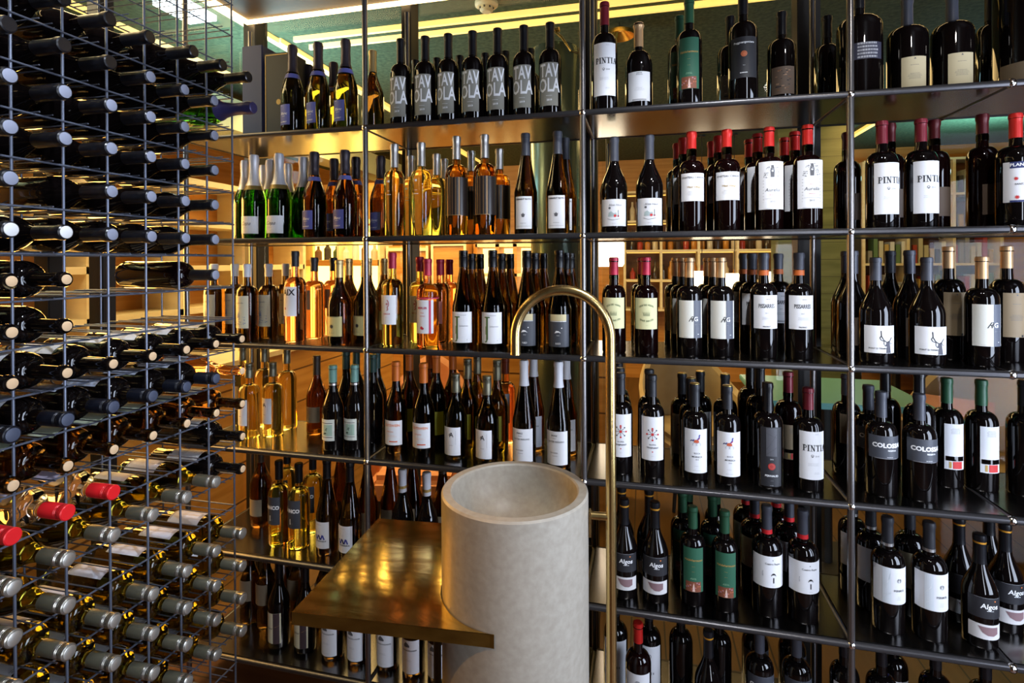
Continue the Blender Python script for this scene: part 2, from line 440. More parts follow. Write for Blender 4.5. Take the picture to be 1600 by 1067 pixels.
# ------------------------------------------------------------------ printed artwork on labels
class Art:
    """flat shapes in label millimetres (x along the curve, z up from the bottle base), bent round the bottle"""
    def __init__(s): s.bm = bmesh.new(); s.mats = []
    def mi(s, m):
        if m not in s.mats: s.mats.append(m)
        return s.mats.index(m)
    def poly(s, pts, m):
        f = s.bm.faces.new([s.bm.verts.new((x/1000, 0, z/1000)) for x, z in pts]); f.material_index = s.mi(m)
    def rect(s, x, z, w, h, m): s.poly([(x-w/2, z-h/2), (x+w/2, z-h/2), (x+w/2, z+h/2), (x-w/2, z+h/2)], m)
    def disc(s, x, z, r, m, n=14, sx=1): s.poly([(x+r*sx*math.cos(2*PI*k/n), z+r*math.sin(2*PI*k/n)) for k in range(n)], m)
    def stroke(s, pts, w, m):
        for (x0, z0), (x1, z1) in zip(pts, pts[1:]):
            d = math.hypot(x1-x0, z1-z0) or 1; nx, nz = -(z1-z0)/d*w/2, (x1-x0)/d*w/2
            s.poly([(x0+nx, z0+nz), (x0-nx, z0-nz), (x1-nx, z1-nz), (x1+nx, z1+nz)], m)
    def ring(s, x, z, r, w, m, n=14): s.stroke([(x+r*math.cos(2*PI*k/n), z+r*math.sin(2*PI*k/n)) for k in range(n+1)], w, m)
    def star(s, x, z, r, m, n=9):
        s.poly([(x+(r if k % 2 else r*.5)*math.cos(PI*k/n), z+(r if k % 2 else r*.5)*math.sin(PI*k/n)) for k in range(2*n)], m)
    def lines(s, x, z, w, n, gap, m, h=.55, seed=1):
        r = random.Random(seed)
        for k in range(n):
            ww = w*r.uniform(.6, 1); x0 = x-ww/2; zz = z-k*gap
            while x0 < x+ww/2-1:
                l = r.uniform(1.5, 5); l = min(l, x+ww/2-x0); s.rect(x0+l/2, zz, l, h, m); x0 += l+.8
    def text(s, t, x, z, size, m, bold=0, sx=1, shear=0):
        cu = bpy.data.curves.new('t', 'FONT'); cu.body = t; cu.size = size/1000*1.18; cu.align_x = 'CENTER'; cu.align_y = 'CENTER'
        cu.offset = bold/1000; cu.resolution_u = 2; cu.shear = shear
        ob = bpy.data.objects.new('t', cu)
        me = bpy.data.meshes.new_from_object(ob)
        tmp = bmesh.new(); tmp.from_mesh(me)
        vm = {}
        k = s.mi(m)
        for v in tmp.verts: vm[v] = s.bm.verts.new((v.co.x*sx+x/1000, 0, v.co.y+z/1000))
        for f in tmp.faces:
            try: g = s.bm.faces.new([vm[v] for v in f.verts]); g.material_index = k
            except ValueError: pass
        tmp.free(); bpy.data.objects.remove(ob); bpy.data.curves.remove(cu); bpy.data.meshes.remove(me)
    def serif(s, t, x, z, h, m, gap=1.6):
        """capitals with thick stems, thin hairlines and slab serifs"""
        a, b, w = h*.19, h*.07, h*.62
        adv = {'I': h*.34, 'P': h*.62, 'N': h*.78, 'T': h*.68, 'A': h*.76}
        tot = sum(adv[c] for c in t)+gap*(len(t)-1); x0 = x-tot/2
        def ser(cx, zz): s.rect(cx, zz, a*2, b, m)
        for c in t:
            W = adv[c]; l = x0; lo = z-h/2; hi = z+h/2
            if c == 'I': s.rect(l+W/2, z, a, h, m); ser(l+W/2, lo); ser(l+W/2, hi)
            if c == 'P':
                s.rect(l+a, z, a, h, m); ser(l+a, lo); ser(l+a, hi)
                s.stroke([(l+a, hi-b/2), (l+W*.75, hi-b), (l+W*.95, hi-h*.25), (l+W*.75, hi-h*.5), (l+a, hi-h*.53)], b*1.4, m)
            if c == 'N':
                s.rect(l+a*.8, z, b, h, m); s.rect(l+W-a*.8, z, b, h, m); s.stroke([(l+a*.8, hi), (l+W-a*.8, lo)], a, m); ser(l+a*.7, hi); ser(l+a*.8, lo); ser(l+W-a*.7, hi)
            if c == 'T':
                s.rect(l+W/2, z, a, h, m); s.rect(l+W/2, hi, W, b, m); ser(l+W/2, lo); s.rect(l+b, hi-h*.1, b, h*.2, m); s.rect(l+W-b, hi-h*.1, b, h*.2, m)
            if c == 'A':
                s.stroke([(l+a*.6, lo), (l+W/2, hi)], b, m); s.stroke([(l+W/2, hi), (l+W-a*.8, lo)], a, m); s.rect(l+W/2, lo+h*.35, W*.5, b, m); ser(l+a*.8, lo); ser(l+W-a*.8, lo)
            x0 += W+gap
    def bend(s, R, rot=0):
        bm = s.bm; me = bpy.data.meshes.new('print')
        x = -.04
        while x < .041:
            bmesh.ops.bisect_plane(bm, geom=bm.verts[:]+bm.edges[:]+bm.faces[:], plane_co=(x, 0, 0), plane_no=(1, 0, 0)); x += .0045
        r = R+.0011; rr = math.radians(rot)
        for v in bm.verts:
            th = v.co.x/R+rr; v.co = (r*math.sin(th), -r*math.cos(th), v.co.z)
        bm.normal_update()
        for f in bm.faces:
            c = f.calc_center_median()
            if f.normal.x*c.x+f.normal.y*c.y < 0: f.normal_flip()
        bm.to_mesh(me); bm.free()
        for m in s.mats: me.materials.append(m)
        return me

# each painter gets (art, z0, z1) in millimetres, label centre x = 0
def p_tavola(a, z0, z1):
    h = z1-z0
    a.text('TAV', 4, z1-h*.20, h*.36, WINK, 1.3, .56); a.text('OLA', 4, z1-h*.54, h*.375, WINK, 1.3, .60)
    a.lines(4, z0+h*.23, 30, 1, 3, WINK, 1.1); a.text('2019', 5, z0+h*.13, 7.5, WINK, .3)
def p_pintia(a, z0, z1):
    h = z1-z0
    a.lines(10, z1-6, 16, 2, 3, PGREY); a.serif('PINTIA', 6, z1-h*.34, 17.5, INK)
    a.ring(-3, z1-h*.50, 3.2, 1.2, GREY); a.disc(-3, z1-h*.52, 2, GREY); a.text('2018', 10, z1-h*.51, 5, GREY)
    a.lines(0, z0+h*.34, 44, 3, 3.2, PGREY); a.lines(10, z0+h*.15, 22, 2, 3.4, PGREY)
def p_small(a, z0, z1):
    h = z1-z0; a.lines(0, z1-5, 26, 1, 3, GREY, 2); a.lines(0, z1-10, 30, 1, 3, GREY, 1.6); a.lines(0, z0+h*.45, 34, 3, 4, PGREY); a.rect(0, z0+4, 44, 4, PGREY)
def p_greenpic(a, z0, z1):
    h = z1-z0
    a.text('Valdehermoso', 0, z1-h*.28, 8.2, GOLDI, .15, shear=.4); a.lines(0, z1-h*.42, 14, 1, 3, GOLDI); a.lines(0, z1-h*.54, 12, 1, 3, GOLDI); a.lines(0, z0+h*.31, 24, 2, 3, C('pale_green_ink', (.3, .5, .3), .6), .9)
    a.rect(0, z0+h*.12, 46, h*.23, C('earth_brown_ink', (.2, .06, .03), .6)); r = random.Random(3)
    for k in range(14): a.disc(-21+k*3.2, z0+h*(.06+.15*r.random()), 2.2, C('brick_ink', (.42, .12, .05), .6) if k % 2 else C('mauve_ink', (.4, .2, .25), .6), 7)
    a.poly([(-3, z0+2), (5, z0+2), (2, z0+h*.2), (0, z0+h*.2)], C('pink_ink', (.7, .5, .42), .6))
def p_seal(a, z0, z1):
    h = z1-z0; a.text('Poggioargentiera', 0, z1-h*.14, 7.5, WINK, .1); a.disc(0, z1-h*.42, 9, C('copper_seal', (.5, .13, .05), .4)); a.ring(0, z1-h*.42, 6, .8, INK)
    a.lines(0, z0+h*.3, 10, 1, 3, WINK); a.lines(0, z0+h*.12, 34, 1, 3, WINK, 2)
def p_brownpic(a, z0, z1):
    h = z1-z0; r = random.Random(5)
    for k in range(26): a.rect(r.uniform(-20, 20), z0+h*r.uniform(.1, .9), r.uniform(4, 11), r.uniform(1.5, 4), (C('tan_ink', (.34, .2, .12), .6), INK, C('rust_ink', (.2, .09, .04), .6))[k % 3])
def p_bluetext(a, z0, z1):
    h = z1-z0; r = random.Random(6)
    for k in range(5):
        x = -26
        while x < 24: l = r.uniform(2, 7); a.rect(x+l/2, z1-4-k*h*.2, l, h*.11, PGREY); x += l+1.2
def p_backlabel(a, z0, z1):
    h = z1-z0; a.poly([(-3, z1-8), (3, z1-8), (0, z1-3)], GREY); a.lines(0, z1-h*.25, 34, 1, 3, GREY, 1); a.lines(0, z1-h*.5, 36, 5, 3.6, GREY, .8); a.rect(14, z0+4, 6, 6, INK)
def p_woodtag(a, z0, z1): a.rect(8, z0+6, 60, 9, C('tan_label', (.5, .38, .2), .6)); a.text('BARRIQUE', 6, z0+6, 8, INK, .2)
def p_blue(a, z0, z1):
    h = z1-z0; a.rect(-10, z1-4, 5, 1.2, WINK); a.text('Blanc', 0, z1-h*.45, 12, WINK, .1, shear=.3); a.lines(0, z1-h*.58, 24, 1, 3, WINK, 1); a.text('CAVA BRUT', -3, z0+h*.14, 5.2, WINK, .1)
def p_script(a, z0, z1):
    h = z1-z0; a.text('Copa', -2, z1-h*.42, 17, GREY, 0, shear=.5); a.lines(0, z1-h*.66, 28, 1, 3, PGREY, .8); a.rect(0, z0+1.2, 60, .8, GREY); a.lines(0, z0+h*.15, 16, 1, 3, PGREY)
def p_etch(a, z0, z1):
    h = z1-z0; a.disc(0, z1-h*.1, 4.5, WINK, 10); a.lines(0, z1-h*.42, 16, 1, 3, WINK, 1.4); a.lines(0, z1-h*.54, 26, 1, 3, WINK, 2)
def p_stripes(a, z0, z1):
    h = z1-z0
    for x in (-22, -12, -4, 8, 20): a.rect(x, (z0+z1)/2, 1.6+abs(x)*.08, h, C('bronze_stripe', (.28, .16, .07), .35, .5))
    a.rect(0, z0+h*.01, 58, .8, GOLDI)
def p_crown(a, z0, z1):
    h = z1-z0; a.text('WEINGUT ROTH', 0, z1-h*.09, 6, INK, .25); a.disc(0, z0+h*.43, 4.6, GREY, 12); a.poly([(-7, z0+h*.47), (-4, z0+h*.36), (4, z0+h*.36), (7, z0+h*.47), (3, z0+h*.43), (0, z0+h*.5), (-3, z0+h*.43)], GREY)
    a.lines(0, z0+h*.17, 30, 1, 3, GREY, .9); a.rect(0, z0+h*.08, 50, .5, GREY)
def p_village(a, z0, z1):
    h = z1-z0; a.text('Altes Haus', 4, z1-h*.22, 8, GREY, 0, shear=.4); a.poly([(-18, z0+h*.35), (-16, z0+h*.5), (-8, z0+h*.55), (0, z0+h*.47), (8, z0+h*.5), (10, z0+h*.35)], C('misty_ink', (.35, .42, .42), .6))
    a.disc(-13, z1-h*.33, 4, GREY, 8); a.rect(14, z0+h*.48, 2, h*.22, GREY); a.disc(4, z0+h*.38, 4.5, REDI, 8); a.disc(14, z0+h*.37, 3, C('dark_red_ink', (.3, .02, .04), .6), 8); a.stroke([(-20, z0+h*.28), (-5, z0+h*.22), (18, z0+h*.27)], 1, GREY); a.lines(0, z0+h*.1, 20, 1, 3, PGREY)
def p_chateau(a, z0, z1):
    h = z1-z0; a.text('CHATEAU CANON', 0, z1-h*.16, 7, GREY, .15); a.text('Haut Village', 3, z1-h*.5, 7.2, GOLDI, .15); a.lines(0, z1-h*.66, 40, 4, 3.6, PGREY, .5); a.lines(0, z1-h*.3, 14, 1, 3, PGREY)
def p_engraved(a, z0, z1):
    h = z1-z0; r = random.Random(4)
    for k in range(60):
        t = r.random()*PI; q = r.uniform(.55, 1); a.disc(math.cos(t)*24*q, z1-h*.34+math.sin(t)*h*.27*q, r.uniform(.8, 1.9), PGREY if k % 3 else GREY, 6)
    a.poly([(-5, z1-h*.33), (-6, z1-h*.2), (-3, z1-h*.08), (3, z1-h*.08), (6, z1-h*.2), (5, z1-h*.33)], GREY); a.disc(0, z1-h*.2, 3, WHITE, 8)
    a.text('Aurelia', 0, z1-h*.60, 12, GREY, .1, shear=.2); a.lines(0, z1-h*.50, 20, 1, 3, REDI, .7); a.lines(0, z1-h*.70, 26, 1, 3, REDI, .8); a.rect(0, z0+h*.22, 44, .6, PGREY); a.text('2015', 0, z0+h*.16, 6, GREY)
    for x in (-25, 25): a.lines(x, z1-h*.4, 4, 8, h*.065, PGREY, 1.2, seed=int(x+30))
    a.rect(0, z0+2.5, 50, .6, PGREY)
def p_planeta(a, z0, z1):
    h = z1-z0; a.rect(0, z1-h*.08, 66, h*.16, DKBLUE); a.text('PLANETA', -8, z1-h*.08, 10, WINK, .3); a.rect(0, z0+2.6, 66, 5.2, DKBLUE)
    a.star(-20, z1-h*.42, 6, REDI); a.star(-18, z0+h*.12, 6.5, REDI); a.poly([(0, z1-h*.75), (10, z1-h*.35), (20, z1-h*.25), (30, z1-h*.3), (30, z1-h*.7)], C('pale_olive_ink', (.6, .58, .36), .6))
    a.text('SANTA CECILIA', 2, z1-h*.56, 6, GREY, .1); a.rect(2, z0+h*.2, 9, 9, INK)
def p_landscape(a, z0, z1):
    h = z1-z0; a.text('Le Jardin', 0, z1-h*.22, 8, GREY, 0, shear=.4); a.lines(0, z1-h*.36, 30, 2, 4, PGREY, .6); r = random.Random(8); b = C('slate_ink', (.26, .3, .4), .6)
    for k in range(34): a.disc(r.uniform(-24, 24), z0+h*(.1+.28*r.random()), r.uniform(1, 2.6), b, 6)
    a.poly([(-10, z0+h*.32), (-8, z0+h*.5), (-5, z0+h*.4), (-1, z0+h*.53), (3, z0+h*.33)], b)
def p_aix(a, z0, z1):
    h = z1-z0; a.text('AIX', 2, z1-h*.20, 27, INK, .8, .95); a.rect(-11, z0+h*.26, 7, 8, C('rosewood_ink', (.6, .2, .2), .6))
def p_goldband(a, z0, z1):
    h = z1-z0; a.disc(-1, z0+h*.5, 6, INK, 12); a.ring(-1, z0+h*.5, 7, .7, INK); a.lines(0, z0+h*.18, 26, 1, 3, GREY, 1); a.rect(0, z1-1.2, 50, .8, INK)
def p_squirrel(a, z0, z1):
    h = z1-z0
    a.stroke([(2, z1-h*.16), (7, z1-h*.22), (8, z1-h*.34), (3, z1-h*.42), (6, z1-h*.48), (1, z1-h*.52)], 4, C('faded_rose_ink', (.5, .2, .2), .6)); a.disc(1, z1-h*.30, 4, C('faded_rose_ink', (), .6) if 0 else MATS['faded_rose_ink'], 9)
    a.text('CIRCUS', 0, z0+h*.36, 6.5, REDI, .05); a.lines(0, z0+h*.25, 12, 1, 3, PGREY)
def p_berry(a, z0, z1):
    h = z1-z0; a.text('MERLER', -3, z1-h*.24, 8.8, C('raspberry_ink', (.45, .03, .08), .6), .3); a.text('Rosa', -2, z1-h*.38, 5, REDI); a.text('VERANO', -2, z1-h*.48, 4.5, REDI); a.disc(-5, z0+h*.17, 5.5, REDI, 9); a.disc(0, z0+h*.15, 4, C('raspberry_ink', (), .6) if 0 else MATS['raspberry_ink'], 9)
    a.rect(25, (z0+z1)/2, 8, h, MATS['raspberry_ink'])
def p_J(a, z0, z1):
    h = z1-z0; g = C('bottle_green_ink', (.06, .13, .03), .6); g2 = C('moss_ink', (.3, .34, .2), .6)
    a.rect(-12, z0+h*.48, 6.5, h*.70, g); a.rect(-12, z1-h*.16, 20, 4, g); a.stroke([(-12, z0+h*.14), (-14, z0+h*.07), (-20, z0+h*.05)], 4, g); a.rect(-17, z0+h*.42, 3.5, h*.26, g2)
    a.lines(4, z1-h*.1, 46, 1, 3, PGREY, 1.4); a.text('Johannes', 12, z0+h*.55, 7, PGREY); a.disc(23, z0+h*.1, 1.2, g2)
def p_darkhill(a, z0, z1):
    h = z1-z0; a.rect(0, z1-h*.1, 56, h*.20, C('parchment', (.6, .52, .3), .6)); a.rect(0, z1-h*.215, 56, 1.6, WINK)
    a.poly([(-12, z0+h*.42), (-6, z0+h*.5), (2, z0+h*.49), (10, z0+h*.42), (2, z0+h*.45)], WINK); a.lines(0, z0+h*.35, 14, 1, 3, WINK, .9); a.disc(12, z0+h*.58, 1.6, WINK); a.text('RIED', 0, z0+h*.1, 7, WINK)
def p_yellow(a, z0, z1):
    h = z1-z0; t = C('sage_ink', (.22, .25, .13), .6)
    for k, c in enumerate('CLOS DES VIGNES'): a.text(c, -21+k*3, z1-h*.22-((k-7)**2)*.12, 6.2, t, .25)
    for k in range(5): a.poly([(-8+k*4-1.6, z0+h*.46), (-8+k*4+1.6, z0+h*.46), (-8+k*5.2-3, z0+h*.58)], t)
    a.rect(0, z0+h*.44, 20, 2, t)
    for k, c in enumerate('SAINT EMILION'): a.text(c, -19+k*3.2, z0+h*.26+((k-6)**2)*.14, 6.2, t, .25)
    a.lines(0, z0+h*.12, 10, 1, 3, t)
def p_half(a, z0, z1):
    h = z1-z0; a.rect(20, (z0+z1)/2, 26, h, C('slate_label', (.09, .1, .13), .5)); a.text('R', -3, z0+h*.5, 20, INK, .1, shear=.6); a.text('&', 6, z0+h*.5, 11, INK); a.text('G', 14, z0+h*.5, 16, WINK, .3); a.lines(-16, z0+4, 18, 1, 3, PGREY); a.lines(22, z0+h*.1, 8, 1, 3, WINK, 1.4); a.rect(20, z0+h*.36, 20, .7, PGREY)
def p_pissarres(a, z0, z1):
    h = z1-z0; a.lines(6, z1-h*.12, 22, 1, 3, PGREY, 1.6); a.text('PISSARRES', 0, z1-h*.33, 14.5, INK, .3, .6); a.text('2017', 0, z1-h*.54, 4, GREY); a.lines(2, z1-h*.66, 44, 3, 3, PGREY, .6); a.text('PRIORAT', 0, z0+h*.06, 4.6, INK, .1)
def p_deer(a, z0, z1):
    h = z1-z0; x = 14
    a.stroke([(-3, z1-h*.18), (-2, z1-h*.38), (4, z1-h*.52), (12, z1-h*.60), (20, z1-h*.56), (28, z1-h*.42)], 2.6, INK)
    a.stroke([(-2, z1-h*.36), (-6, z1-h*.44), (-3, z1-h*.52), (5, z1-h*.56)], 2.0, INK); a.stroke([(5, z1-h*.52), (4, z1-h*.66), (9, z1-h*.74)], 1.9, INK); a.stroke([(20, z1-h*.56), (24, z1-h*.66), (30, z1-h*.64)], 1.3, INK)
    a.poly([(11, z1-h*.6), (20, z1-h*.56), (22, z1-h*.72), (25, z0+1), (10, z0+1), (12, z1-h*.75), (8, z1-h*.74)], C('charcoal_ink', (.06, .06, .08), .6))
    a.text('PONT D TERMES', -10, z0+h*.17, 5.2, INK, .1)
def p_stroke(a, z0, z1):
    h = z1-z0; a.lines(0, z1-h*.10, 34, 1, 3, PGREY, .9)
    for k, x in enumerate((-14, -6, 2, 10, 17)): a.stroke([(x-3, z0+h*.34), (x+3, z0+h*.52)] if k % 2 else [(x+3, z0+h*.34), (x-3, z0+h*.50)], 5, BLUEI if k != 2 else INK)
    a.text('FRITZENHAUS', 4, z0+h*.28, 6, INK, .15); a.lines(0, z1-h*.35, 12, 2, 4, PGREY); a.lines(0, z0+h*.1, 12, 1, 3, PGREY)
def p_teal(a, z0, z1):
    h = z1-z0; a.rect(0, z1-h*.17, 48, 1.6, INK); a.rect(0, z0+h*.17, 48, 1.6, INK); a.rect(6, z0+h*.5, 34, h*.52, C('sage_paint', (.36, .5, .4), .6)); a.text('R', -2, z0+h*.52, 14, INK, 0, shear=.5); a.rect(-6, z0+h*.35, 14, 5, C('pale_sage', (.66, .7, .55), .6))
def p_orange(a, z0, z1):
    h = z1-z0; a.text('GUTSWEIN', 0, z1-h*.2, 10.5, ORI, .2, .95); a.text('RIESLING', -6, z1-h*.45, 5.5, ORI); a.lines(0, z0+h*.40, 40, 2, 4, C('pale_orange_ink', (.8, .5, .35), .6), .9); a.rect(6, z0+h*.15, 30, 4, C('deep_orange_ink', (.62, .1, .03), .6))
def p_A(a, z0, z1):
    h = z1-z0; a.text('A', 2, z1-h*.27, 19, INK, .25); a.text('s', -6, z1-h*.24, 13, INK, .1, shear=.4); a.lines(2, z0+h*.36, 22, 1, 3, GREY, .9); a.ring(0, z0+h*.2, 0.1, .1, PGREY)
    for x in (-17, 17): a.rect(x, z1-h*.36, .4, h*.5, PGREY)
def p_typed(a, z0, z1):
    h = z1-z0; a.text('PRINZ', -6, z1-h*.13, 6.4, GREY, .1); a.lines(-4, z1-h*.21, 22, 1, 3, GREY, 1.2); a.text('ROTER RIESLING', 0, z1-h*.31, 6.2, GREY, .1); a.text('TROCKEN', -8, z0+h*.36, 5, GREY); a.lines(-3, z0+h*.27, 28, 1, 3, GREY, .9)
def p_folk(a, z0, z1):
    h = z1-z0; cz = z0+h*.60
    a.disc(0, cz, 4.6, REDI, 12)
    for k in range(8):
        t = k*PI/4; x, z = math.cos(t), math.sin(t); a.stroke([(x*5, cz+z*5), (x*14, cz+z*14)], 1.2, INK)
        a.disc(x*17, cz+z*18, 3.2 if k % 2 == 0 else 2.4, REDI if k in (0, 2, 4, 6) else INK, 7)
    a.poly([(-2, cz+10), (2, cz+10), (3, cz+16), (0, cz+13), (-3, cz+16)], REDI); a.text('NUMA', 0, z0+h*.36, 6, GREY); a.text('TRAJINANT', 0, z0+h*.29, 6, INK, .1); a.disc(0, z0+h*.20, 2, REDI, 7); a.lines(0, z0+h*.1, 12, 1, 3, PGREY)
def p_horse(a, z0, z1):
    h = z1-z0; c = z1-h*.27
    a.poly([(-8, c-2), (-5, c+4), (3, c+5), (7, c+2), (8, c-4), (2, c-6), (-6, c-5)], C('russet_ink', (.55, .1, .04), .6)); a.stroke([(3, c+4), (9, c+12), (8, c+17), (11, c+20)], 3.4, BLUEI); a.stroke([(5, c+5), (10, c+9)], 2.4, REDI)
    a.stroke([(-8, c), (-14, c+3), (-18, c-1)], 2.6, DKBLUE); a.poly([(-12, c+2), (-7, c+6), (-5, c+2)], BLUEI)
    for x, dx in ((-7, -4), (-3, 3), (4, -3), (8, 5)): a.stroke([(x, c-4), (x+dx, c-10), (x+dx*.6, c-14)], 1.0, C('pale_slate_ink', (.35, .38, .45), .6))
    a.text('BOCA', 2, z0+h*.45, 5.5, GREY); a.text('MORISCA', 2, z0+h*.37, 6, INK, .05); a.text('2018', 2, z0+h*.31, 4, GREY); a.lines(0, z0+h*.16, 22, 1, 3, PGREY); a.lines(0, z0+h*.06, 32, 1, 3, PGREY)
def p_redseal(a, z0, z1):
    h = z1-z0; g = C('graphite_print', (.07, .07, .08), .5); a.rect(0, z1-h*.25, 30, h*.48, g)
    for p in ([(-14, z1-h*.1), (14, z1-h*.18)], [(-14, z1-h*.38), (14, z1-h*.12)], [(-14, z1-h*.46), (14, z1-h*.34)]): a.stroke(p, .8, INK)
    a.text('2016', 0, z1-h*.54, 4, WINK); a.disc(0, z1-h*.66, 10.5, C('wax_seal', (.33, .03, .025), .4)); a.ring(0, z1-h*.66, 6.5, 1, C('wax_seal_light', (.5, .1, .08), .4)); a.text('PERNAUD', 0, z0+h*.18, 7, WINK, .1); a.lines(0, z0+h*.1, 12, 1, 3, PGREY); a.lines(0, z0+h*.02, 16, 1, 3, PGREY, 1)
def p_colossal(a, z0, z1):
    h = z1-z0; a.text('COLOSSAL', 6, z1-h*.42, 14.5, WINK, .8); a.text('RESERVA', 14, z1-h*.63, 5.2, WINK, .1); a.rect(0, z0+1, 60, 1.2, PGREY); a.rect(0, z1-1, 60, .9, GREY); a.lines(8, z0+h*.08, 24, 1, 3, WINK, .9)
def p_redstrip(a, z0, z1):
    h = z1-z0; a.lines(0, z1-h*.1, 30, 5, 3.6, GREY, .8); a.rect(0, z0+h*.24, 50, h*.1, G['black']); a.rect(5, z0+h*.10, 26, h*.16, REDI); a.rect(-14, z0+h*.10, 6, h*.14, GOLDI)
def p_banco(a, z0, z1):
    h = z1-z0; a.text('BIANCO', -4, z1-h*.38, 15.5, WINK, 1.0); a.rect(-6, z0+h*.24, 3.6, h*.2, WINK); a.text('2019', 2, z0+h*.18, 4, PGREY)
def p_algos(a, z0, z1):
    h = z1-z0; a.text('Algos', 5, z1-h*.42, 16, WINK, .35, shear=.1); a.lines(6, z1-h*.62, 26, 1, 3, WINK, 1.4); a.rect(0, z1-.6, 60, .6, PGREY); a.disc(18, z1-h*.15, 2, ORI)
def p_lens(a, z0, z1):
    h = z1-z0; c = C('mauve_brown_ink', (.22, .13, .14), .6)
    a.poly([(-22, z0+h*.85), (-12, z0+h*.45), (0, z0+h*.28), (14, z0+h*.26), (26, z0+h*.4), (26, z0+h*.85)], c)
def p_palm(a, z0, z1):
    h = z1-z0; a.disc(4, z1-h*.12, 1.6, GREY, 7); a.text('Cuatro Rayas', 4, z1-h*.24, 6.8, GREY, .1); a.rect(6, z0+h*.24, 3.6, h*.17, INK)
    for t in range(7):
        q = t/6*PI; a.stroke([(6, z0+h*.42), (6+math.cos(q)*4, z0+h*.42+math.sin(q)*5), (6+math.cos(q)*7, z0+h*.38+math.sin(q)*5)], 1.5, INK)
    a.lines(6, z0+h*.06, 14, 1, 3, PGREY); a.lines(-24, z0+h*.5, 4, 4, 4, PGREY, 1.6)
def p_permus(a, z0, z1):
    h = z1-z0; g = C('ice_grey', (.62, .66, .7), .6)
    a.poly([(-28, z0+2), (-6, z0+2), (-8, z1-2), (-28, z1-2)], g); a.stroke([(-28, z0+h*.45), (-14, z0+h*.62), (-8, z0+h*.9)], .7, WINK); a.stroke([(-24, z0+h*.2), (-8, z0+h*.32)], .7, WINK)
    a.ring(14, z0+h*.66, 5.6, 1, GREY); a.text('TT', 14, z0+h*.66, 7, GREY, .2); a.text('PERMUS', 14, z0+h*.38, 7, GREY, .15); a.lines(14, z0+h*.22, 14, 3, 4, PGREY)
def p_duo(a, z0, z1):
    h = z1-z0; a.rect(18, (z0+z1)/2, 24, h, C('plum_brown', (.05, .03, .035), .6)); a.text('Schloss', -12, z0+h*.5, 8, INK, .1, shear=.3); a.stroke([(0, z0+h*.5), (16, z0+h*.56), (28, z0+h*.6)], 1, GOLDI); a.lines(-4, z0+3, 22, 1, 3, GOLDI, 1)
def p_house(a, z0, z1):
    h = z1-z0; a.poly([(-20, z1-h*.13), (-12, z1-h*.05), (-4, z1-h*.09), (2, z1-h*.15), (2, z1-h*.2), (-20, z1-h*.2)], GREY); a.text('WEISSBURGUNDER', 0, z1-h*.30, 5.4, GREY, .12); a.lines(-4, z0+h*.42, 30, 2, 4, PGREY, .7); a.lines(0, z0+h*.1, 30, 1, 3, PGREY, .5)
def p_crests(a, z0, z1):
    h = z1-z0; a.ring(0, z1-h*.2, 7, 1.2, GREY); a.poly([(-5, z1-h*.16), (5, z1-h*.16), (0, z1-h*.3)], PGREY)
    for k, x in enumerate((-14, -7, 0, 7, 14)): a.rect(x, z0+h*.45, 3, 9 if k % 2 else 7, GREY)
    a.lines(0, z0+h*.28, 34, 4, 3.4, PGREY, .7); a.rect(6, z0+h*.06, 22, 2, REDI)
def p_none(a, z0, z1): a.rect(0, z0+2, 2, .5, PGREY)

# ------------------------------------------------------------------ kinds of bottle
# shape, radius, glass, capsule (material, share of height, style), extras, labels [(z0, z1, a0, a1, material, painter)]
def L(z0, z1, a, m, p=None, rot=0): return (z0, z1, a, m, p, rot)
CREAM = C('cream_paper', (.68, .64, .46), .6); YEL = C('yellow_paper', (.66, .64, .36), .6); OCH = C('ochre_paper', (.52, .44, .27), .6)
BLUEL = C('violet_blue_paper', (.10, .11, .36), .55); BLK = C('black_paper', (.018, .018, .022), .5); CHAR = C('charcoal_paper', (.055, .06, .075), .5)
GRN = C('green_paper', (.02, .10, .055), .6); TAUPE = C('taupe_paper', (.27, .26, .22), .6); BRNL = C('brown_back_paper', (.12, .08, .055), .6)
TANB = C('tan_back_paper', (.26, .19, .11), .6); GOLDL = C('gold_paper', (.55, .47, .2), .45, .2); GYL = C('greenish_yellow_paper', (.5, .5, .06), .6); SAGE = C('sage_paper', (.50, .56, .42), .6)
PALEG = C('pale_grey_paper', (.66, .66, .68), .6)
cp = dict(
 blk=C('black_capsule', (.006, .006, .008), .28), mattblk=C('matt_black_capsule', (.02, .021, .026), .4), slate=C('slate_capsule', (.05, .053, .068), .42, .1),
 red=C('red_capsule', (.50, .016, .012), .33, .2), crimson=C('crimson_capsule', (.42, .02, .05), .35, .2), wine=C('wine_red_capsule', (.16, .012, .022), .35, .2),
 orange=C('orange_capsule', (.66, .16, .02), .4, .1), brass=C('bronze_capsule', (.58, .36, .18), .33, .5), gold=C('pale_gold_capsule', (.72, .54, .24), .3, .5),
 silver=SILVER, white=C('white_capsule', (.72, .72, .75), .4), grn=C('green_capsule', (.018, .075, .035), .4, .1), teal=C('teal_capsule', (.18, .36, .3), .4, .1),
 dteal=C('dark_teal_capsule', (.03, .08, .07), .4, .1), olive=C('olive_grey_capsule', (.17, .16, .11), .35, .6), blue=C('blue_capsule', (.03, .05, .38), .35, .2),
 foil=C('white_foil', (.62, .62, .66), .38, .4), dfoil=C('dark_foil', (.05, .04, .05), .35, .5), gtop=C('gold_top', (.6, .42, .12), .3, .7), brn=C('brown_capsule', (.05, .028, .016), .4),
 cork=C('cork', (.62, .42, .24), .8), disc=C('grey_cap_end', (.20, .215, .28), .55), violet=C('violet_foil', (.035, .03, .10), .4, .3), dred=C('dark_red_capsule', (.09, .008, .01), .35, .2), ring=C('cream_cap_ring', (.6, .6, .6), .4))
K = {}
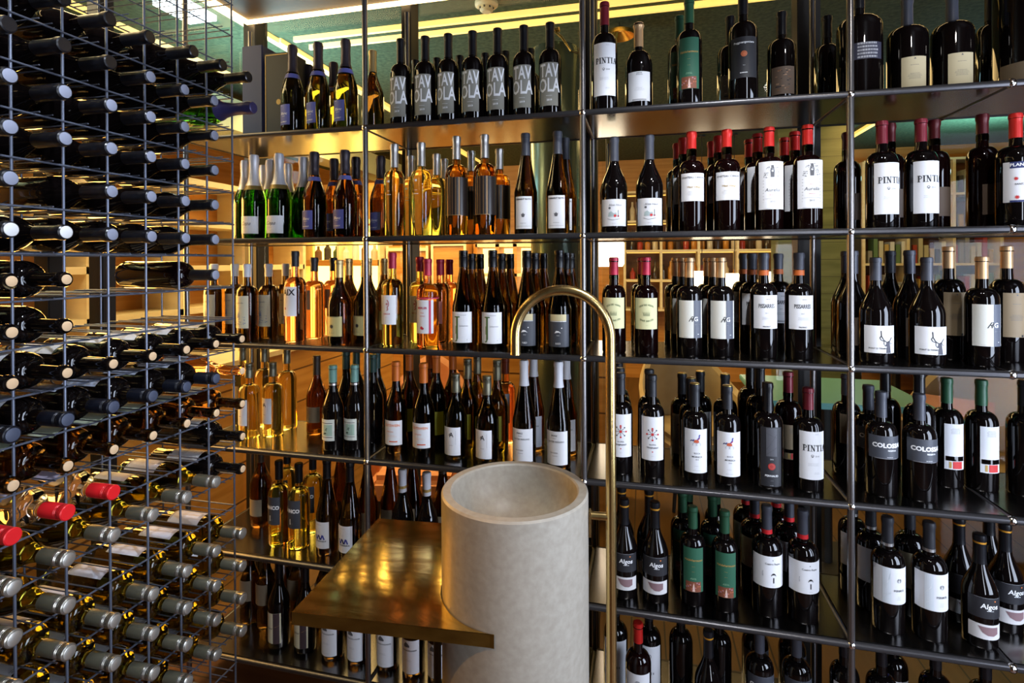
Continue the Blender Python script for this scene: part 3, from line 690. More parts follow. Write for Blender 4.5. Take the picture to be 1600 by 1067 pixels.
def kind(name, desc, shape, R, glass, cap, labels=(), band=None, disc=None, cat='wine bottle', grp=None):
    assert len(desc.split()) <= 8, desc
    K[name] = dict(desc=desc, shape=shape, R=R, glass=G[glass], cap=cap, labels=labels, band=band, disc=disc, cat=cat, grp=grp or desc)
B_, U_, F_, S_ = 'bordeaux', 'burgundy', 'flute', 'champagne'
# top shelf
kind('sparkblue', 'dark sparkling bottle with violet-blue label', S_, .043, 'olive', (cp['dfoil'], .30, 'foil'), [L(.11, .33, 34, BLUEL, p_blue, -12)], band=(BLUEL, .63, .68))
kind('paleneck', 'dark bottle with pale cream capsule', U_, .041, 'brown', (cp['gold'], .25, 'cap'))
kind('tavola', 'dark bottle with huge white capitals', B_, .038, 'black', (cp['blk'], .26, 'cap'), [L(.11, .555, 54, TAUPE, p_tavola, -3)])
kind('pintia', 'dark bottle with white serif-capitals label', B_, .041, 'black', (cp['wine'], .21, 'cap'), [L(.13, .60, 54, WHITE, p_pintia, 4)])
kind('squatgrey', 'short dark bottle with pale grey label', 'squat', .043, 'black', (cp['brass'], .27, 'cap'), [L(.10, .42, 50, PALEG, p_small)])
kind('greenpic', 'dark bottle with green label', B_, .0385, 'black', (cp['grn'], .22, 'cap'), [L(.16, .62, 48, GRN, p_greenpic, -4)])
kind('sealbig', 'tall dark bottle with copper disc label', B_, .043, 'black', (cp['blk'], .22, 'cap'), [L(.22, .56, 56, BLK, p_seal, -4)])
kind('brownpic', 'dark bottle with brown picture label', B_, .042, 'black', (cp['blk'], .24, 'cap'), [L(.12, .40, 48, BRNL, p_brownpic, -4)])
kind('plain', 'plain dark bottle without visible label', B_, .038, 'black', (cp['blk'], .22, 'cap'))
kind('magblue', 'large dark bottle with grey-blue lettering', B_, .060, 'black', (cp['blk'], .22, 'cap'), [L(.30, .44, 42, C('night_blue_paper', (.03, .03, .05), .5), p_bluetext, 0)])
kind('magochre', 'large dark bottle with ochre text label', B_, .052, 'black', (cp['slate'], .28, 'cap'), [L(.04, .37, 36, OCH, p_backlabel, 0)])
kind('maghuge', 'very large dark bottle with brown band', B_, .085, 'black', (cp['blk'], .22, 'cap'), [L(.01, .12, 80, C('dull_brown_paper', (.14, .1, .06), .6), p_woodtag, 0)])
kind('dgrn', 'dark bottle with narrow grey label', B_, .040, 'black', (cp['blk'], .25, 'cap'), [L(.05, .3, 22, BRNL, None, 20)])
# second shelf
kind('cava', 'green sparkling bottle with white foil', S_, .0445, 'green', (cp['foil'], .37, 'foil'), [L(.06, .265, 62, WHITE, p_script, -6)], band=(C('olive_gold_band', (.2, .14, .04), .4, .4), .58, .63))
kind('cavaback', 'green sparkling bottle without visible label', S_, .0445, 'green', (cp['foil'], .37, 'foil'))
kind('sparkb2', 'amber sparkling bottle with square blue label', S_, .043, 'amber', (cp['dfoil'], .27, 'foil'), [L(.10, .315, 36, BLUEL, p_blue, -12)], band=(BLUEL, .66, .71))
kind('clearetch', 'clear bottle of yellow wine, silver capsule', B_, .038, 'straw', (cp['silver'], .25, 'cap'), [L(.30, .62, 14, C('etched', (.5, .45, .3), .6), p_etch, 0)] if 0 else [])
kind('ambersilver', 'amber bottle with silver capsule, striped wrap', B_, .0395, 'honey', (cp['silver'], .23, 'cap'), [L(.20, .58, 150, C('dark_wrap', (.02, .014, .012), .3), p_stripes, 0)])
kind('flutecrown', 'tall dark bottle with white crown label', F_, .039, 'brown', (cp['slate'], .22, 'cap'), [L(.055, .37, 44, WHITE, p_crown, 0)])
kind('village', 'sloping dark bottle with village-picture label', U_, .0425, 'black', (cp['slate'], .25, 'cap'), [L(.07, .345, 60, PALEG, p_village, 0)])
kind('chateau', 'dark bottle, red capsule, plain white label', B_, .039, 'darkred', (cp['red'], .17, 'cap'), [L(.30, .575, 58, WHITE, p_chateau, 0)], band=(G['green'], .76, .82))
kind('aurelia', 'dark bottle, red capsule, engraved white label', B_, .040, 'darkred', (cp['red'], .185, 'cap'), [L(.20, .655, 58, WHITE, p_engraved, 0)], band=(G['green'], .75, .81))
kind('dredback', 'dark bottle with dark red capsule', B_, .039, 'darkred', (cp['dred'], .17, 'cap'), [L(.12, .38, 40, BRNL, None, 12)], band=(G['green'], .77, .82))
kind('planeta', 'large dark bottle with red-star label', B_, .046, 'black', (cp['red'], .215, 'cap'), [L(.21, .56, 60, WHITE, p_planeta, 0)])
# third shelf
kind('landscape', 'dark amber bottle with cream landscape label', B_, .0385, 'brown', (cp['white'], .17, 'cap'), [L(.16, .585, 54, CREAM, p_landscape, -8)])
kind('aix', 'pink wine bottle with tall white label', B_, .040, 'rose', (cp['mattblk'], .17, 'cap'), [L(.285, .61, 48, WHITE, p_aix, -4)])
kind('aixback', 'pink wine bottle with tan label', B_, .040, 'rose', (cp['mattblk'], .17, 'cap'), [L(.36, .60, 28, TANB, None, -16)])
kind('goldcap', 'dark sloping bottle with gold capsule', U_, .0425, 'brown', (cp['gold'], .205, 'cap'), [L(.10, .335, 50, GOLDL, p_goldband, -10)])
kind('squirrel', 'clear bottle with wine-red capsule', B_, .039, 'lime', (cp['crimson'], .17, 'cap'), [L(.23, .545, 50, WHITE, p_squirrel, -8)])
kind('berry', 'pink wine bottle with crimson capsule', B_, .039, 'rose', (cp['crimson'], .19, 'cap'), [L(.155, .535, 56, PALEG, p_berry, -6)], band=(C('crimson_band', (.5, .04, .08), .5), .545, .56))
kind('berryback', 'pale pink bottle with red capsule', B_, .039, 'rose', (cp['crimson'], .19, 'cap'), [L(.23, .50, 30, C('rosewood_paper', (.4, .12, .1), .6), None, 0)])
kind('J', 'tall dark bottle with green-stem white label', F_, .0395, 'brown', (cp['blk'], .17, 'screw'), [L(.06, .375, 60, WHITE, p_J, 0)])
kind('Jback', 'tall brown bottle with black screw cap', F_, .038, 'brown', (cp['blk'], .17, 'screw'))
kind('hill', 'tall dark bottle with charcoal hill label', F_, .039, 'brown', (cp['blk'], .17, 'screw'), [L(.05, .37, 58, CHAR, p_darkhill, 0)])
kind('yellow', 'dark bottle with pale yellow label', B_, .038, 'darkred', (cp['crimson'], .18, 'cap'), [L(.265, .585, 60, YEL, p_yellow, 0)], band=(G['green'], .775, .82))
kind('half', 'dark bottle with half grey-blue label', B_, .039, 'black', (cp['brass'], .20, 'cap'), [L(.19, .57, 60, CREAM if 0 else C('ivory_paper', (.66, .65, .58), .6), p_half, 4)])
kind('pissarres', 'dark bottle with squarish printed label', B_, .0385, 'black', (cp['slate'], .155, 'cap'), [L(.29, .605, 58, WHITE, p_pissarres, 0)], band=(C('orange_band', (.5, .11, .02), .5), .79, .84))
kind('deer', 'sloping dark bottle with antler label', U_, .0435, 'black', (cp['slate'], .215, 'cap'), [L(.10, .36, 60, WHITE, p_deer, 0)])
kind('deerback', 'sloping dark bottle with slate capsule', U_, .0435, 'black', (cp['slate'], .215, 'cap'), [L(.12, .38, 46, BRNL, None, 14)])
kind('magback', 'dark bottle, gold capsule, brown text label', B_, .0415, 'black', (cp['brass'], .19, 'cap'), [L(.22, .60, 44, TANB, p_backlabel, 6)])
# fourth shelf
kind('whiteA', 'pale bottle with white script-letter label', B_, .039, 'straw', (cp['olive'], .19, 'screw'), [L(.18, .53, 46, WHITE, p_A, -16)])
kind('paleback', 'pale yellow bottle with grey screw cap', B_, .039, 'straw', (cp['olive'], .19, 'screw'), [L(.2, .5, 30, TANB, None, -14)])
kind('brownwhite', 'brown sloping bottle with tan double label', U_, .041, 'amber', (cp['brn'], .24, 'cap'), [L(.16, .36, 58, TANB, None, -8)])
kind('sage', 'slim dark bottle with sage-painted label', U_, .0385, 'black', (cp['teal'], .20, 'cap'), [L(.12, .375, 46, C('off_white_paper', (.66, .68, .6), .6), p_teal, -6)], band=(SILVER, .765, .79))
kind('tealback', 'plain dark bottle with dark teal capsule', U_, .0385, 'black', (cp['dteal'], .20, 'cap'))
kind('orange', 'dark bottle with orange-print white label', U_, .0395, 'brown', (cp['orange'], .21, 'cap'), [L(.10, .37, 56, WHITE, p_orange, 0)])
kind('orangeback', 'dark bottle, orange capsule, yellow label', U_, .0395, 'brown', (cp['orange'], .21, 'cap'), [L(.11, .37, 40, GYL, None, 24)])
kind('Ascrew', 'olive bottle with single-initial label', U_, .0405, 'olive', (cp['olive'], .22, 'screw'), [L(.05, .385, 48, WHITE, p_A, -8)])
kind('Ascrewback', 'olive bottle, screw cap, yellow-green label', U_, .0405, 'olive', (cp['olive'], .22, 'screw'), [L(.12, .40, 26, GYL, None, 10)])
kind('rosered', 'pink wine bottle with rusty red cap', B_, .0385, 'rose', (C('rust_capsule', (.3, .05, .02), .4), .18, 'cap'), [L(.25, .6, 24, PALEG, None, 16)])
kind('typed', 'tall brown bottle with typed white label', F_, .040, 'brown', (cp['white'], .24, 'cap'), [L(.05, .365, 58, WHITE, p_typed, -2)])
kind('folk', 'dark bottle with red folk-flower label', B_, .0385, 'black', (cp['mattblk'], .21, 'cap'), [L(.18, .61, 58, WHITE, p_folk, 0)])
kind('horse', 'dark bottle with red-blue horse label', B_, .0385, 'black', (cp['mattblk'], .235, 'cap'), [L(.09, .55, 58, WHITE, p_horse, 0)], disc=cp['gtop'])
kind('redseal', 'tall black bottle with red wax seal', B_, .0425, 'black', (cp['blk'], .27, 'cap'), [L(.03, .60, 42, BLK, p_redseal, 0)])
kind('darkneck', 'dark bottle with black neck and shoulder', B_, .0415, 'black', (cp['blk'], .22, 'cap'))
kind('redtan', 'dark bottle with tan and red label', B_, .0395, 'darkred', (cp['wine'], .20, 'cap'), [L(.16, .50, 44, TANB, p_redstrip, 8)], band=(G['green'], .755, .80))
kind('colossal', 'dark bottle with charcoal bold-lettered label', B_, .041, 'black', (cp['slate'], .245, 'cap'), [L(.38, .60, 66, CHAR, p_colossal, 0)])
kind('tanside', 'dark bottle with tan side label', B_, .041, 'black', (cp['slate'], .21, 'cap'), [L(.32, .62, 36, TANB, None, -6)])
kind('grnred', 'dark bottle, green capsule, red-strip label', B_, .0405, 'black', (cp['grn'], .23, 'cap'), [L(.18, .60, 40, PALEG, p_redstrip, 8)])
# fifth shelf
kind('beigebrown', 'brown sloping bottle with beige label', U_, .043, 'amber', (cp['brn'], .24, 'cap'), [L(.14, .34, 60, C('beige_paper', (.34, .28, .2), .6), None, -20)])
kind('banco', 'pale bottle with charcoal bold-lettered label', B_, .0395, 'lime', (cp['blk'], .22, 'cap'), [L(.27, .60, 48, CHAR, p_banco, -10)])
kind('blueslash', 'tall brown bottle with blue-slash white label', F_, .0405, 'brown', (cp['blk'], .2, 'cap'), [L(.09, .37, 52, WHITE, p_stroke, -10)])
kind('flutetan', 'tall amber bottle with tan label', F_, .0405, 'amber', (cp['brn'], .2, 'cap'), [L(.1, .36, 34, TANB, None, 0)])
kind('whiteneck', 'dark bottle with white crested capsule', U_, .040, 'black', (cp['white'], .24, 'cap'), [L(.1, .36, 54, WHITE, None, 0)], band=(GOLDI, .80, .83))
kind('algos', 'dark sloping bottle with black script label', U_, .0415, 'black', (cp['blk'], .26, 'cap'), [L(.29, .48, 62, BLK, p_algos, 0), L(.10, .235, 60, C('soft_white_paper', (.62, .6, .6), .6), p_lens, 0)], band=(C('orange_gold_band', (.6, .27, .02), .4, .3), .925, .945))
kind('palm', 'dark bottle with small palm-tree label', B_, .043, 'black', (cp['slate'], .245, 'cap'), [L(.29, .58, 78, WHITE, p_palm, 4)], band=(C('scarlet_band', (.6, .015, .02), .4), .745, .785))
kind('permus', 'dark bottle with icy grey label', B_, .0425, 'black', (cp['mattblk'], .24, 'cap'), [L(.28, .60, 74, PALEG, p_permus, 2)], band=(SILVER, .75, .775))
kind('ochreback', 'dark bottle with blank ochre label', B_, .0425, 'black', (cp['mattblk'], .24, 'cap'), [L(.26, .58, 62, OCH, None, 0)])
# bottom shelf
kind('duo', 'dark bottle with half plum-brown label', U_, .0405, 'black', (cp['blk'], .22, 'cap'), [L(.07, .42, 50, CREAM, p_duo, -4)])
kind('house', 'dark bottle with typed house-sketch label', U_, .0405, 'brown', (cp['brn'], .22, 'cap'), [L(.06, .42, 52, WHITE, p_house, 0)])
kind('crests', 'dark bottle with grey crested label', B_, .0405, 'black', (cp['blk'], .2, 'cap'), [L(.12, .60, 60, PALEG, p_crests, 0)])
kind('crestred', 'dark bottle, red capsule, crested label', B_, .0405, 'darkred', (cp['red'], .19, 'cap'), [L(.12, .56, 60, PALEG, p_crests, 0)])
kind('bluecap', 'dark bottle with bright blue capsule', B_, .0385, 'black', (cp['blue'], .22, 'cap'), [L(.2, .55, 50, PALEG, None, 0)])
kind('beigeneck', 'dark bottle, beige side label', U_, .040, 'brown', (cp['brn'], .22, 'cap'), [L(.30, .55, 50, C('beige_paper2', (.3, .24, .16), .6), None, -10)])
# wire rack
kind('rackgrey', 'dark bottle with grey cap end', U_, .040, 'black', (cp['blk'], .24, 'cap'), disc=cp['disc'])
kind('rackring', 'dark bottle with pale-ringed cap end', U_, .040, 'black', (cp['blk'], .24, 'cap'), disc=cp['ring'])
kind('rackdark', 'dark bottle with black neck foil', U_, .040, 'black', (cp['blk'], .24, 'cap'))
kind('rackbdx', 'dark straight-sided bottle with grey cap', B_, .038, 'darkred', (cp['blk'], .24, 'cap'), disc=cp['disc'])
kind('rackspark', 'green sparkling bottle with violet foil', S_, .0445, 'green', (cp['violet'], .36, 'foil'))
kind('rackcork', 'dark bottle with bare tan cork', B_, .039, 'black', None, disc=cp['cork'])
kind('rackcorkw', 'dark bottle, tan cork, white label', B_, .039, 'black', None, [L(.22, .57, 46, WHITE, p_backlabel, 0)], disc=cp['cork'])
kind('rackcorks', 'brown bottle, tan cork, sage label', B_, .0395, 'brown', None, [L(.20, .57, 52, SAGE, p_small, 0)], disc=cp['cork'])
kind('racknavy', 'dark bottle with navy screw cap', B_, .039, 'black', (C('navy_cap', (.006, .007, .013), .35, .3), .2, 'screw'), [L(.22, .56, 44, C('blue_white_paper', (.4, .44, .56), .6), p_bluetext, 0)], disc=C('navy_end', (.05, .06, .095), .5))
kind('rackrose', 'dark amber bottle with red stripe', U_, .0405, 'rose', None, [L(.18, .44, 44, WHITE, p_small, 0)], disc=cp['cork'])
kind('rackred', 'clear bottle with bright red screw cap', B_, .0395, 'clear', (C('scarlet_cap', (.72, .015, .02), .3, .1), .2, 'screw'), [L(.2, .58, 52, C('lilac_paper', (.42, .38, .5), .6), p_small, 0)])
kind('rackscrew', 'olive bottle with silver screw cap', U_, .0395, 'olive', (cp['olive'], .22, 'screw'), [L(.08, .42, 44, C('blue_grey_paper', (.6, .62, .7), .6), p_small, 0)], disc=C('silver_end', (.55, .53, .48), .35, .8))
kind('rackscrewn', 'pale gold bottle with silver screw cap', B_, .0395, 'olive', (cp['olive'], .22, 'screw'), [L(.22, .57, 44, C('blue_grey_paper', (), .6) if 0 else MATS['blue_grey_paper'], p_small, 0)], disc=MATS['silver_end'])

ARTC = {}
SCREWSILVER = C('screw_silver', (.50, .48, .43), .28, .9)
def make_bottle(kname, H, loc, rz=0, matrix=None, disc_r=.0125):
    k = K[kname]; R = k['R']; sh = k['shape']
    root = new_obj('wine_bottle', body_mesh(sh, H, R, k['glass']))
    if k['cap']:
        m, fr, st = k['cap']; new_obj('screw_cap' if st == 'screw' else 'capsule', cap_mesh(sh, H, R, m, fr, st, SCREWSILVER if kname.startswith('rackscrew') else None), root)
    if k['disc'] is not None:
        new_obj('cork' if k['disc'] is cp['cork'] else 'cap_disc', disc_mesh(k['disc'], H, .0098 if k['disc'] is cp['cork'] else .0145 if k['disc'] is cp['gtop'] else .0125), root)
    if k['band']:
        m, f0, f1 = k['band']; new_obj('neck_band', band_mesh(sh, H, R, m, f0, f1), root)
    for i, (z0, z1, a, m, p, rot) in enumerate(k['labels']):
        lo = new_obj('label', label_mesh(R, round(H*z0, 4), round(H*z1, 4), rot-a, rot+a, m), root)
        if p:
            key = (kname, round(H, 3), i)
            if key not in ARTC:
                ar = Art(); p(ar, H*z0*1000, H*z1*1000); ARTC[key] = ar.bend(R, rot)
            new_obj('lettering', ARTC[key], lo)
    if kname == 'clearetch':
        key = (kname, round(H, 3))
        if key not in ARTC:
            ar = Art(); p_etch(ar, H*.30*1000, H*.62*1000); ARTC[key] = ar.bend(R, -6)
        new_obj('lettering', ARTC[key], root)
    if matrix is not None: root.matrix_world = matrix
    else: root.location = loc; root.rotation_euler = (0, 0, rz)
    return root

ORD = ['', 'first', 'second', 'third', 'fourth', 'fifth', 'sixth', 'seventh', 'eighth', 'ninth', 'tenth', 'eleventh', 'twelfth']
PLACED = []
LEVELS = ['top', 'second', 'third', 'fourth', 'fifth', 'bottom']
BAYS = ['left', 'centre-left', 'centre-right', 'right']
def put(level, kname, items, top=None, H=None, off=.085, step=.083, rot=0):
    """items: (px, row) pairs; the front bottle's height comes from its top in the photo"""
    base = SZ[level]+SHELF_UP
    if H is None:
        px, row = items[0][:2]; Y = D+off+step*row
        H = round((at(px, top, Y).z-base), 3)
        if not .2 < H < .62: print('HEIGHT', level, kname, px, H)
    for it in items:
        px, row = it[:2]; Y = D+off+step*row
        R = K[kname]['R']; Y = min(Y, D+DEP-.012-R)
        p = at(px, 411, Y); x = p.x
        bay = max(i for i in range(4) if x > PX[i]-.02)
        lo, hi = PXE[bay], PXE[bay+1]
        if row_hit(x, Y, R, level):
            for dx in (.004, -.004, .008, -.008, .013, -.013, .019, -.019, .026, -.026, .034, -.034, .043, -.043, .053, -.053):
                if not row_hit(x+dx, Y, R, level): x += dx; break
            else:
                for dy in (.03, .05, -.03, -.045):
                    if D+R+.012 < Y+dy < D+DEP-.012-R+.001 and not row_hit(x, Y+dy, R, level): Y += dy; break
                else: print('CROWDED', level, kname, px, row); continue
        o = make_bottle(kname, H, (x, Y, base), rz=rot+random.uniform(-.05, .05))
        PLACED.append(dict(o=o, k=kname, level=level, bay=bay, row=row, x=x, y=Y, R=R))
def row_hit(x, y, R, level):
    return any(q['level'] == level and math.hypot(q['x']-x, q['y']-y) < q['R']+R+.001 for q in PLACED)

# ---- top shelf
put(0, 'sparkblue', [(459, 0), (499, 0), (542, 0)], top=72, off=.10)
put(0, 'sparkblue', [(484, 1.9), (523, 1.9)], H=.325)
put(0, 'paleneck', [(584, 1.0)], top=80)
put(0, 'tavola', [(628, .2), (666, .2), (702, .2), (740, .2), (779, .2), (820, .2), (861, .2)], top=62, off=.07)
put(0, 'plain', [(651, 2.7), (684, 2.7), (720, 2.7), (791, 2.7), (830, 2.7), (761, 2.7)], H=.325)
put(0, 'pintia', [(946, -.1)], top=5, off=.07)
put(0, 'squatgrey', [(999, 0)], top=37, off=.09)
put(0, 'greenpic', [(1078, 0)], top=0); put(0, 'greenpic', [(1063, 1.1)], H=.335)
put(0, 'brownpic', [(1142, 1.9)], top=27); put(0, 'sealbig', [(1162, .4)], top=-16, off=.07); put(0, 'brownpic', [(1222, .8)], top=20)
put(0, 'plain', [(1293, 2.4)], H=.33)
put(0, 'magblue', [(1343, .3)], top=-25); put(0, 'magochre', [(1418, .6), (1488, .6)], top=-2)
put(0, 'maghuge', [(1612, .3)], H=.55, off=.10); put(0, 'dgrn', [(1548, 2.6)], H=.36)
# ---- second shelf
put(1, 'cava', [(398, 0), (437, 0)], top=243); put(1, 'cavaback', [(384, 1.2), (423, 1.4), (413, 2.6), (451, 2.5)], H=.325)
put(1, 'cavaback', [(466, .9), (485, 2.0)], H=.32)
put(1, 'sparkb2', [(492, 0), (540, 0)], top=238); put(1, 'sparkb2', [(523, 1.6), (557, 1.5), (596, 1.6)], H=.32)
put(1, 'clearetch', [(617, 0), (659, 0)], top=226); put(1, 'clearetch', [(643, 1.3), (683, 1.2), (695, 2.4)], H=.31)
put(1, 'ambersilver', [(714, 0), (758, 0)], top=214); put(1, 'ambersilver', [(737, 1.8), (781, 1.7)], H=.325)
put(1, 'flutecrown', [(822, 0), (872, 0)], top=209); put(1, 'flutecrown', [(884, 1.4)], H=.345)
put(1, 'village', [(960, 0), (1015, 0)], top=215); put(1, 'village', [(956, 2.2)], H=.33)
put(1, 'chateau', [(1081, 0), (1136, 0), (1068, 1), (1123, 1), (1059, 2), (1113, 2)], top=207)
put(1, 'aurelia', [(1202, 0), (1262, 0), (1184, 1), (1242, 1), (1171, 2), (1226, 2)], top=200)
put(1, 'dredback', [(1324, 2.2)], H=.325)
put(1, 'pintia', [(1378, 0), (1439, 0)], top=190); put(1, 'dredback', [(1391, 1.6), (1460, 1.4)], H=.335)
put(1, 'dredback', [(1535, 1.2)], H=.34); put(1, 'planeta', [(1587, 0)], top=178)
# ---- third shelf
put(2, 'landscape', [(386, 0), (411, .8), (367, 1.4), (341, .6), (446, 2.0)], top=413, off=.09)
put(2, 'aix', [(461, .1)], top=393); put(2, 'aixback', [(491, 1.2), (521, 2.1)], H=.315)
put(2, 'goldcap', [(530, 0), (563, .5)], top=407, off=.07); put(2, 'goldcap', [(545, 1.6), (582, 1.3), (597, 2.3)], H=.31)
put(2, 'squirrel', [(613, 0)], top=395)
put(2, 'berry', [(668, 0)], top=405); put(2, 'squirrel', [(656, 1.2)], H=.315); put(2, 'berryback', [(685, 1.3), (702, 2.4)], H=.305)
put(2, 'J', [(724, 0), (770, 0)], top=392); put(2, 'Jback', [(737, 1.1), (750, 2.2), (784, 1.1), (797, 2.2)], H=.325)
put(2, 'hill', [(823, 0), (874, 0)], top=392); put(2, 'Jback', [(836, 1.1), (849, 2.2), (885, 1.1), (892, 2.2)], H=.326)
put(2, 'yellow', [(959, 0), (1009, 0), (1003, 1.1)], top=403)
put(2, 'half', [(1077, 0), (1126, 0), (1066, 1), (1114, 1), (1056, 2), (1106, 2)], top=403)
put(2, 'pissarres', [(1193, 0), (1248, 0), (1175, 1), (1216, 2.0), (1162, 2)], top=396)
put(2, 'deer', [(1368, 0), (1448, 0)], top=403); put(2, 'deerback', [(1343, 1.0), (1391, 2.4), (1421, 1.1), (1322, 2.2)], H=.325)
put(2, 'half', [(1534, 0)], top=402); put(2, 'magback', [(1482, 1.2), (1573, 1.1)], H=.335)
# ---- fourth shelf
put(3, 'whiteA', [(388, .5), (425, 1.0)], top=568, off=.08); put(3, 'paleback', [(412, 2.2), (447, 2.0), (378, 2.2)], H=.33)
put(3, 'brownwhite', [(494, 1.7)], top=556)
put(3, 'sage', [(519, .1), (553, .4)], top=571, off=.07); put(3, 'tealback', [(540, 1.6), (556, 2.6), (588, 2.1), (575, 1.2)], H=.33)
put(3, 'orange', [(618, .2), (661, .1)], top=565); put(3, 'orangeback', [(639, 1.9), (681, 1.7), (655, 2.8), (697, 2.6)], H=.335)
put(3, 'Ascrew', [(711, .2), (760, .1)], top=584); put(3, 'Ascrewback', [(730, 1.4), (745, 2.5), (776, 1.4)], H=.325); put(3, 'rosered', [(789, 2.5)], H=.315)
put(3, 'typed', [(818, 0), (872, 0)], top=563); put(3, 'typed', [(833, 1.8), (884, 1.6)], H=.35)
put(3, 'folk', [(969, .1), (1018, 0), (968, 1.1), (1014, 1.1), (966, 2.2)], top=583)
put(3, 'horse', [(1085, .1), (1136, 0), (1079, 1.1), (1074, 2.0), (1069, 2.8), (1120, 2.2)], top=600)
put(3, 'redseal', [(1199, 0)], top=598); put(3, 'darkneck', [(1187, 1.2), (1172, 2.4)], H=.35)
put(3, 'redtan', [(1231, 1.5)], top=581); put(3, 'pintia', [(1262, 0)], top=606)
put(3, 'tanside', [(1322, 2.0)], top=585); put(3, 'colossal', [(1376, .1), (1436, 0), (1349, 1.1)], top=612); put(3, 'darkneck', [(1383, 1.9), (1411, 1.2)], H=.345)
put(3, 'grnred', [(1459, 1.5), (1533, 1.4)], top=590); put(3, 'darkneck', [(1600, 1.2)], H=.33)
# ---- fifth shelf
put(4, 'beigebrown', [(406, 1.6)], H=.335); put(4, 'banco', [(434, .2), (465, .1)], H=.315, off=.085); put(4, 'banco', [(487, 1.6), (447, 2.0)], H=.315)
put(4, 'blueslash', [(509, 0), (545, -.1)], H=.345); put(4, 'flutetan', [(572, 1.3), (596, 1.8), (530, 2.1)], H=.345)
put(4, 'whiteneck', [(627, .1), (665, 0)], top=733); put(4, 'flutetan', [(640, 2.2), (690, 1.8)], H=.34)
put(4, 'algos', [(974, 0), (1022, 0), (970, 1.2), (1013, 1.2)], top=779)
put(4, 'greenpic', [(1081, .1), (1131, 0), (1065, 1.4), (1112, 1.3), (1075, 2.5), (1118, 2.5)], top=791)
put(4, 'palm', [(1197, .1), (1253, 0), (1178, 1.3), (1232, 1.3), (1165, 2.5), (1212, 2.5)], top=789)
put(4, 'permus', [(1386, .1), (1451, 0), (1360, 1.3), (1336, 2.3)], top=807); put(4, 'ochreback', [(1421, 1.3)], H=.335)
put(4, 'algos', [(1530, 0), (1498, 1.3), (1570, 1.1), (1545, 2.3)], top=834)
# ---- bottom shelf
put(5, 'duo', [(433, .2), (474, .2)], H=.325); put(5, 'house', [(517, .1), (557, .1), (603, .1), (643, 0), (683, 0), (722, 0), (760, 0)], H=.325)
put(5, 'beigeneck', [(388, 1.3), (412, 1.2), (462, 1.9), (440, 2.2), (505, 1.9), (550, 1.9), (600, 1.9)], H=.325)
put(5, 'crests', [(960, .9), (1012, .9)], H=.33); put(5, 'crestred', [(995, -.2)], top=972, off=.075)
put(5, 'plain', [(1062, .8), (1122, 1.0)], H=.35); put(5, 'algos', [(1105, 0)], top=984)
put(5, 'colossal', [(1185, .2), (1243, .3), (1236, 1.5), (1178, 1.5)], H=.335)
put(5, 'crests', [(1318, .5), (1376, .3)], H=.33); put(5, 'bluecap', [(1395, 1.4)], H=.33); put(5, 'darkneck', [(1461, .6), (1539, .5)], H=.335)

# labels that single each bottle out
sets = {}
for q in PLACED: sets.setdefault((K[q['k']]['desc'], q['level'], q['bay']), []).append(q)
for (desc, lv, bay), qs in sets.items():
    rows = {}
    for q in qs: rows.setdefault(0 if q['row'] < .85 else 1 if q['row'] < 1.75 else 2, []).append(q)
    names = ['front', 'middle', 'back']
    for r, rq in rows.items():
        rq.sort(key=lambda q: q['x'])
        for i, q in enumerate(rq):
            s = '%s, %s shelf %s bay' % (desc, LEVELS[lv], BAYS[bay])
            if len(rows) > 1 and len(rq) > 1: s += ', %s row, %s from left' % (names[r], ORD[i+1])
            elif len(rows) > 1: s += ', %s row' % names[r]
            elif len(rq) > 1: s += ', %s from left' % ORD[i+1]
            tag(q['o'], s, 'wine bottle', '%s on the %s shelf' % (K[q['k']]['grp'], LEVELS[lv]))

# ------------------------------------------------------------------ wire rack with lying bottles
XR, SP, Y0R = -1.20, .0977, .798
m_wire = mat('blue_grey_wire', (.12, .135, .18), .35, .5)
rack = empty('wire_rack', (XR, 1.1, 0)); RO = Vector((XR, 1.1, 0))
tag(rack, 'tall dark wire rack holding lying bottles at the left', 'wine rack')
YP = [Y0R+SP*k for k in range(-4, 7)]
RXB = XR-.262
YA, YB = YP[0], YP[-1]
for y in YP:
    tube('front_upright', [Vector((XR, y, .03))-RO, Vector((XR, y, 2.66))-RO], .0028, m_wire, rack, 8)
    if YP.index(y) % 2 == 0: tube('rear_upright', [Vector((RXB, y, .03))-RO, Vector((RXB, y, 2.66))-RO], .0024, m_wire, rack, 8)
def axis_z(r): return 1.945-.0941*(r-1)
for r in range(-5, 20):
    zt = axis_z(r)-.0405
    if zt > 2.64: continue
    bm = bmesh.new()
    for x in (XR+.0045, RXB-.004): add_tube(bm, [Vector((x, YA, zt-.003))-RO, Vector((x, YB, zt-.003))-RO], .0022, 6)
    for k in range(-4, 6):
        yc = Y0R+SP*(k+.5)
        for s in (-.0125, .0125): add_tube(bm, [Vector((XR+.022, yc+s, zt))-RO, Vector((RXB-.012, yc+s, zt))-RO], .0016, 6)
    for y in (YA, YB): add_tube(bm, [Vector((XR, y, zt))-RO, Vector((RXB, y, zt))-RO], .0022, 6)
    new_obj('wire_tier', to_mesh(bm, 'wire_tier', m_wire), rack)
m_plinth = mat('graphite_plinth', (.03, .03, .033), .3, .5)
box('plinth', 0-.30, .03, YA-1.1-.02, YB-1.1+.02, 0, .03, m_plinth, rack)
RM = Matrix(((0, 0, 1, 0), (-1, 0, 0, 0), (0, -1, 0, 0), (0, 0, 0, 1)))
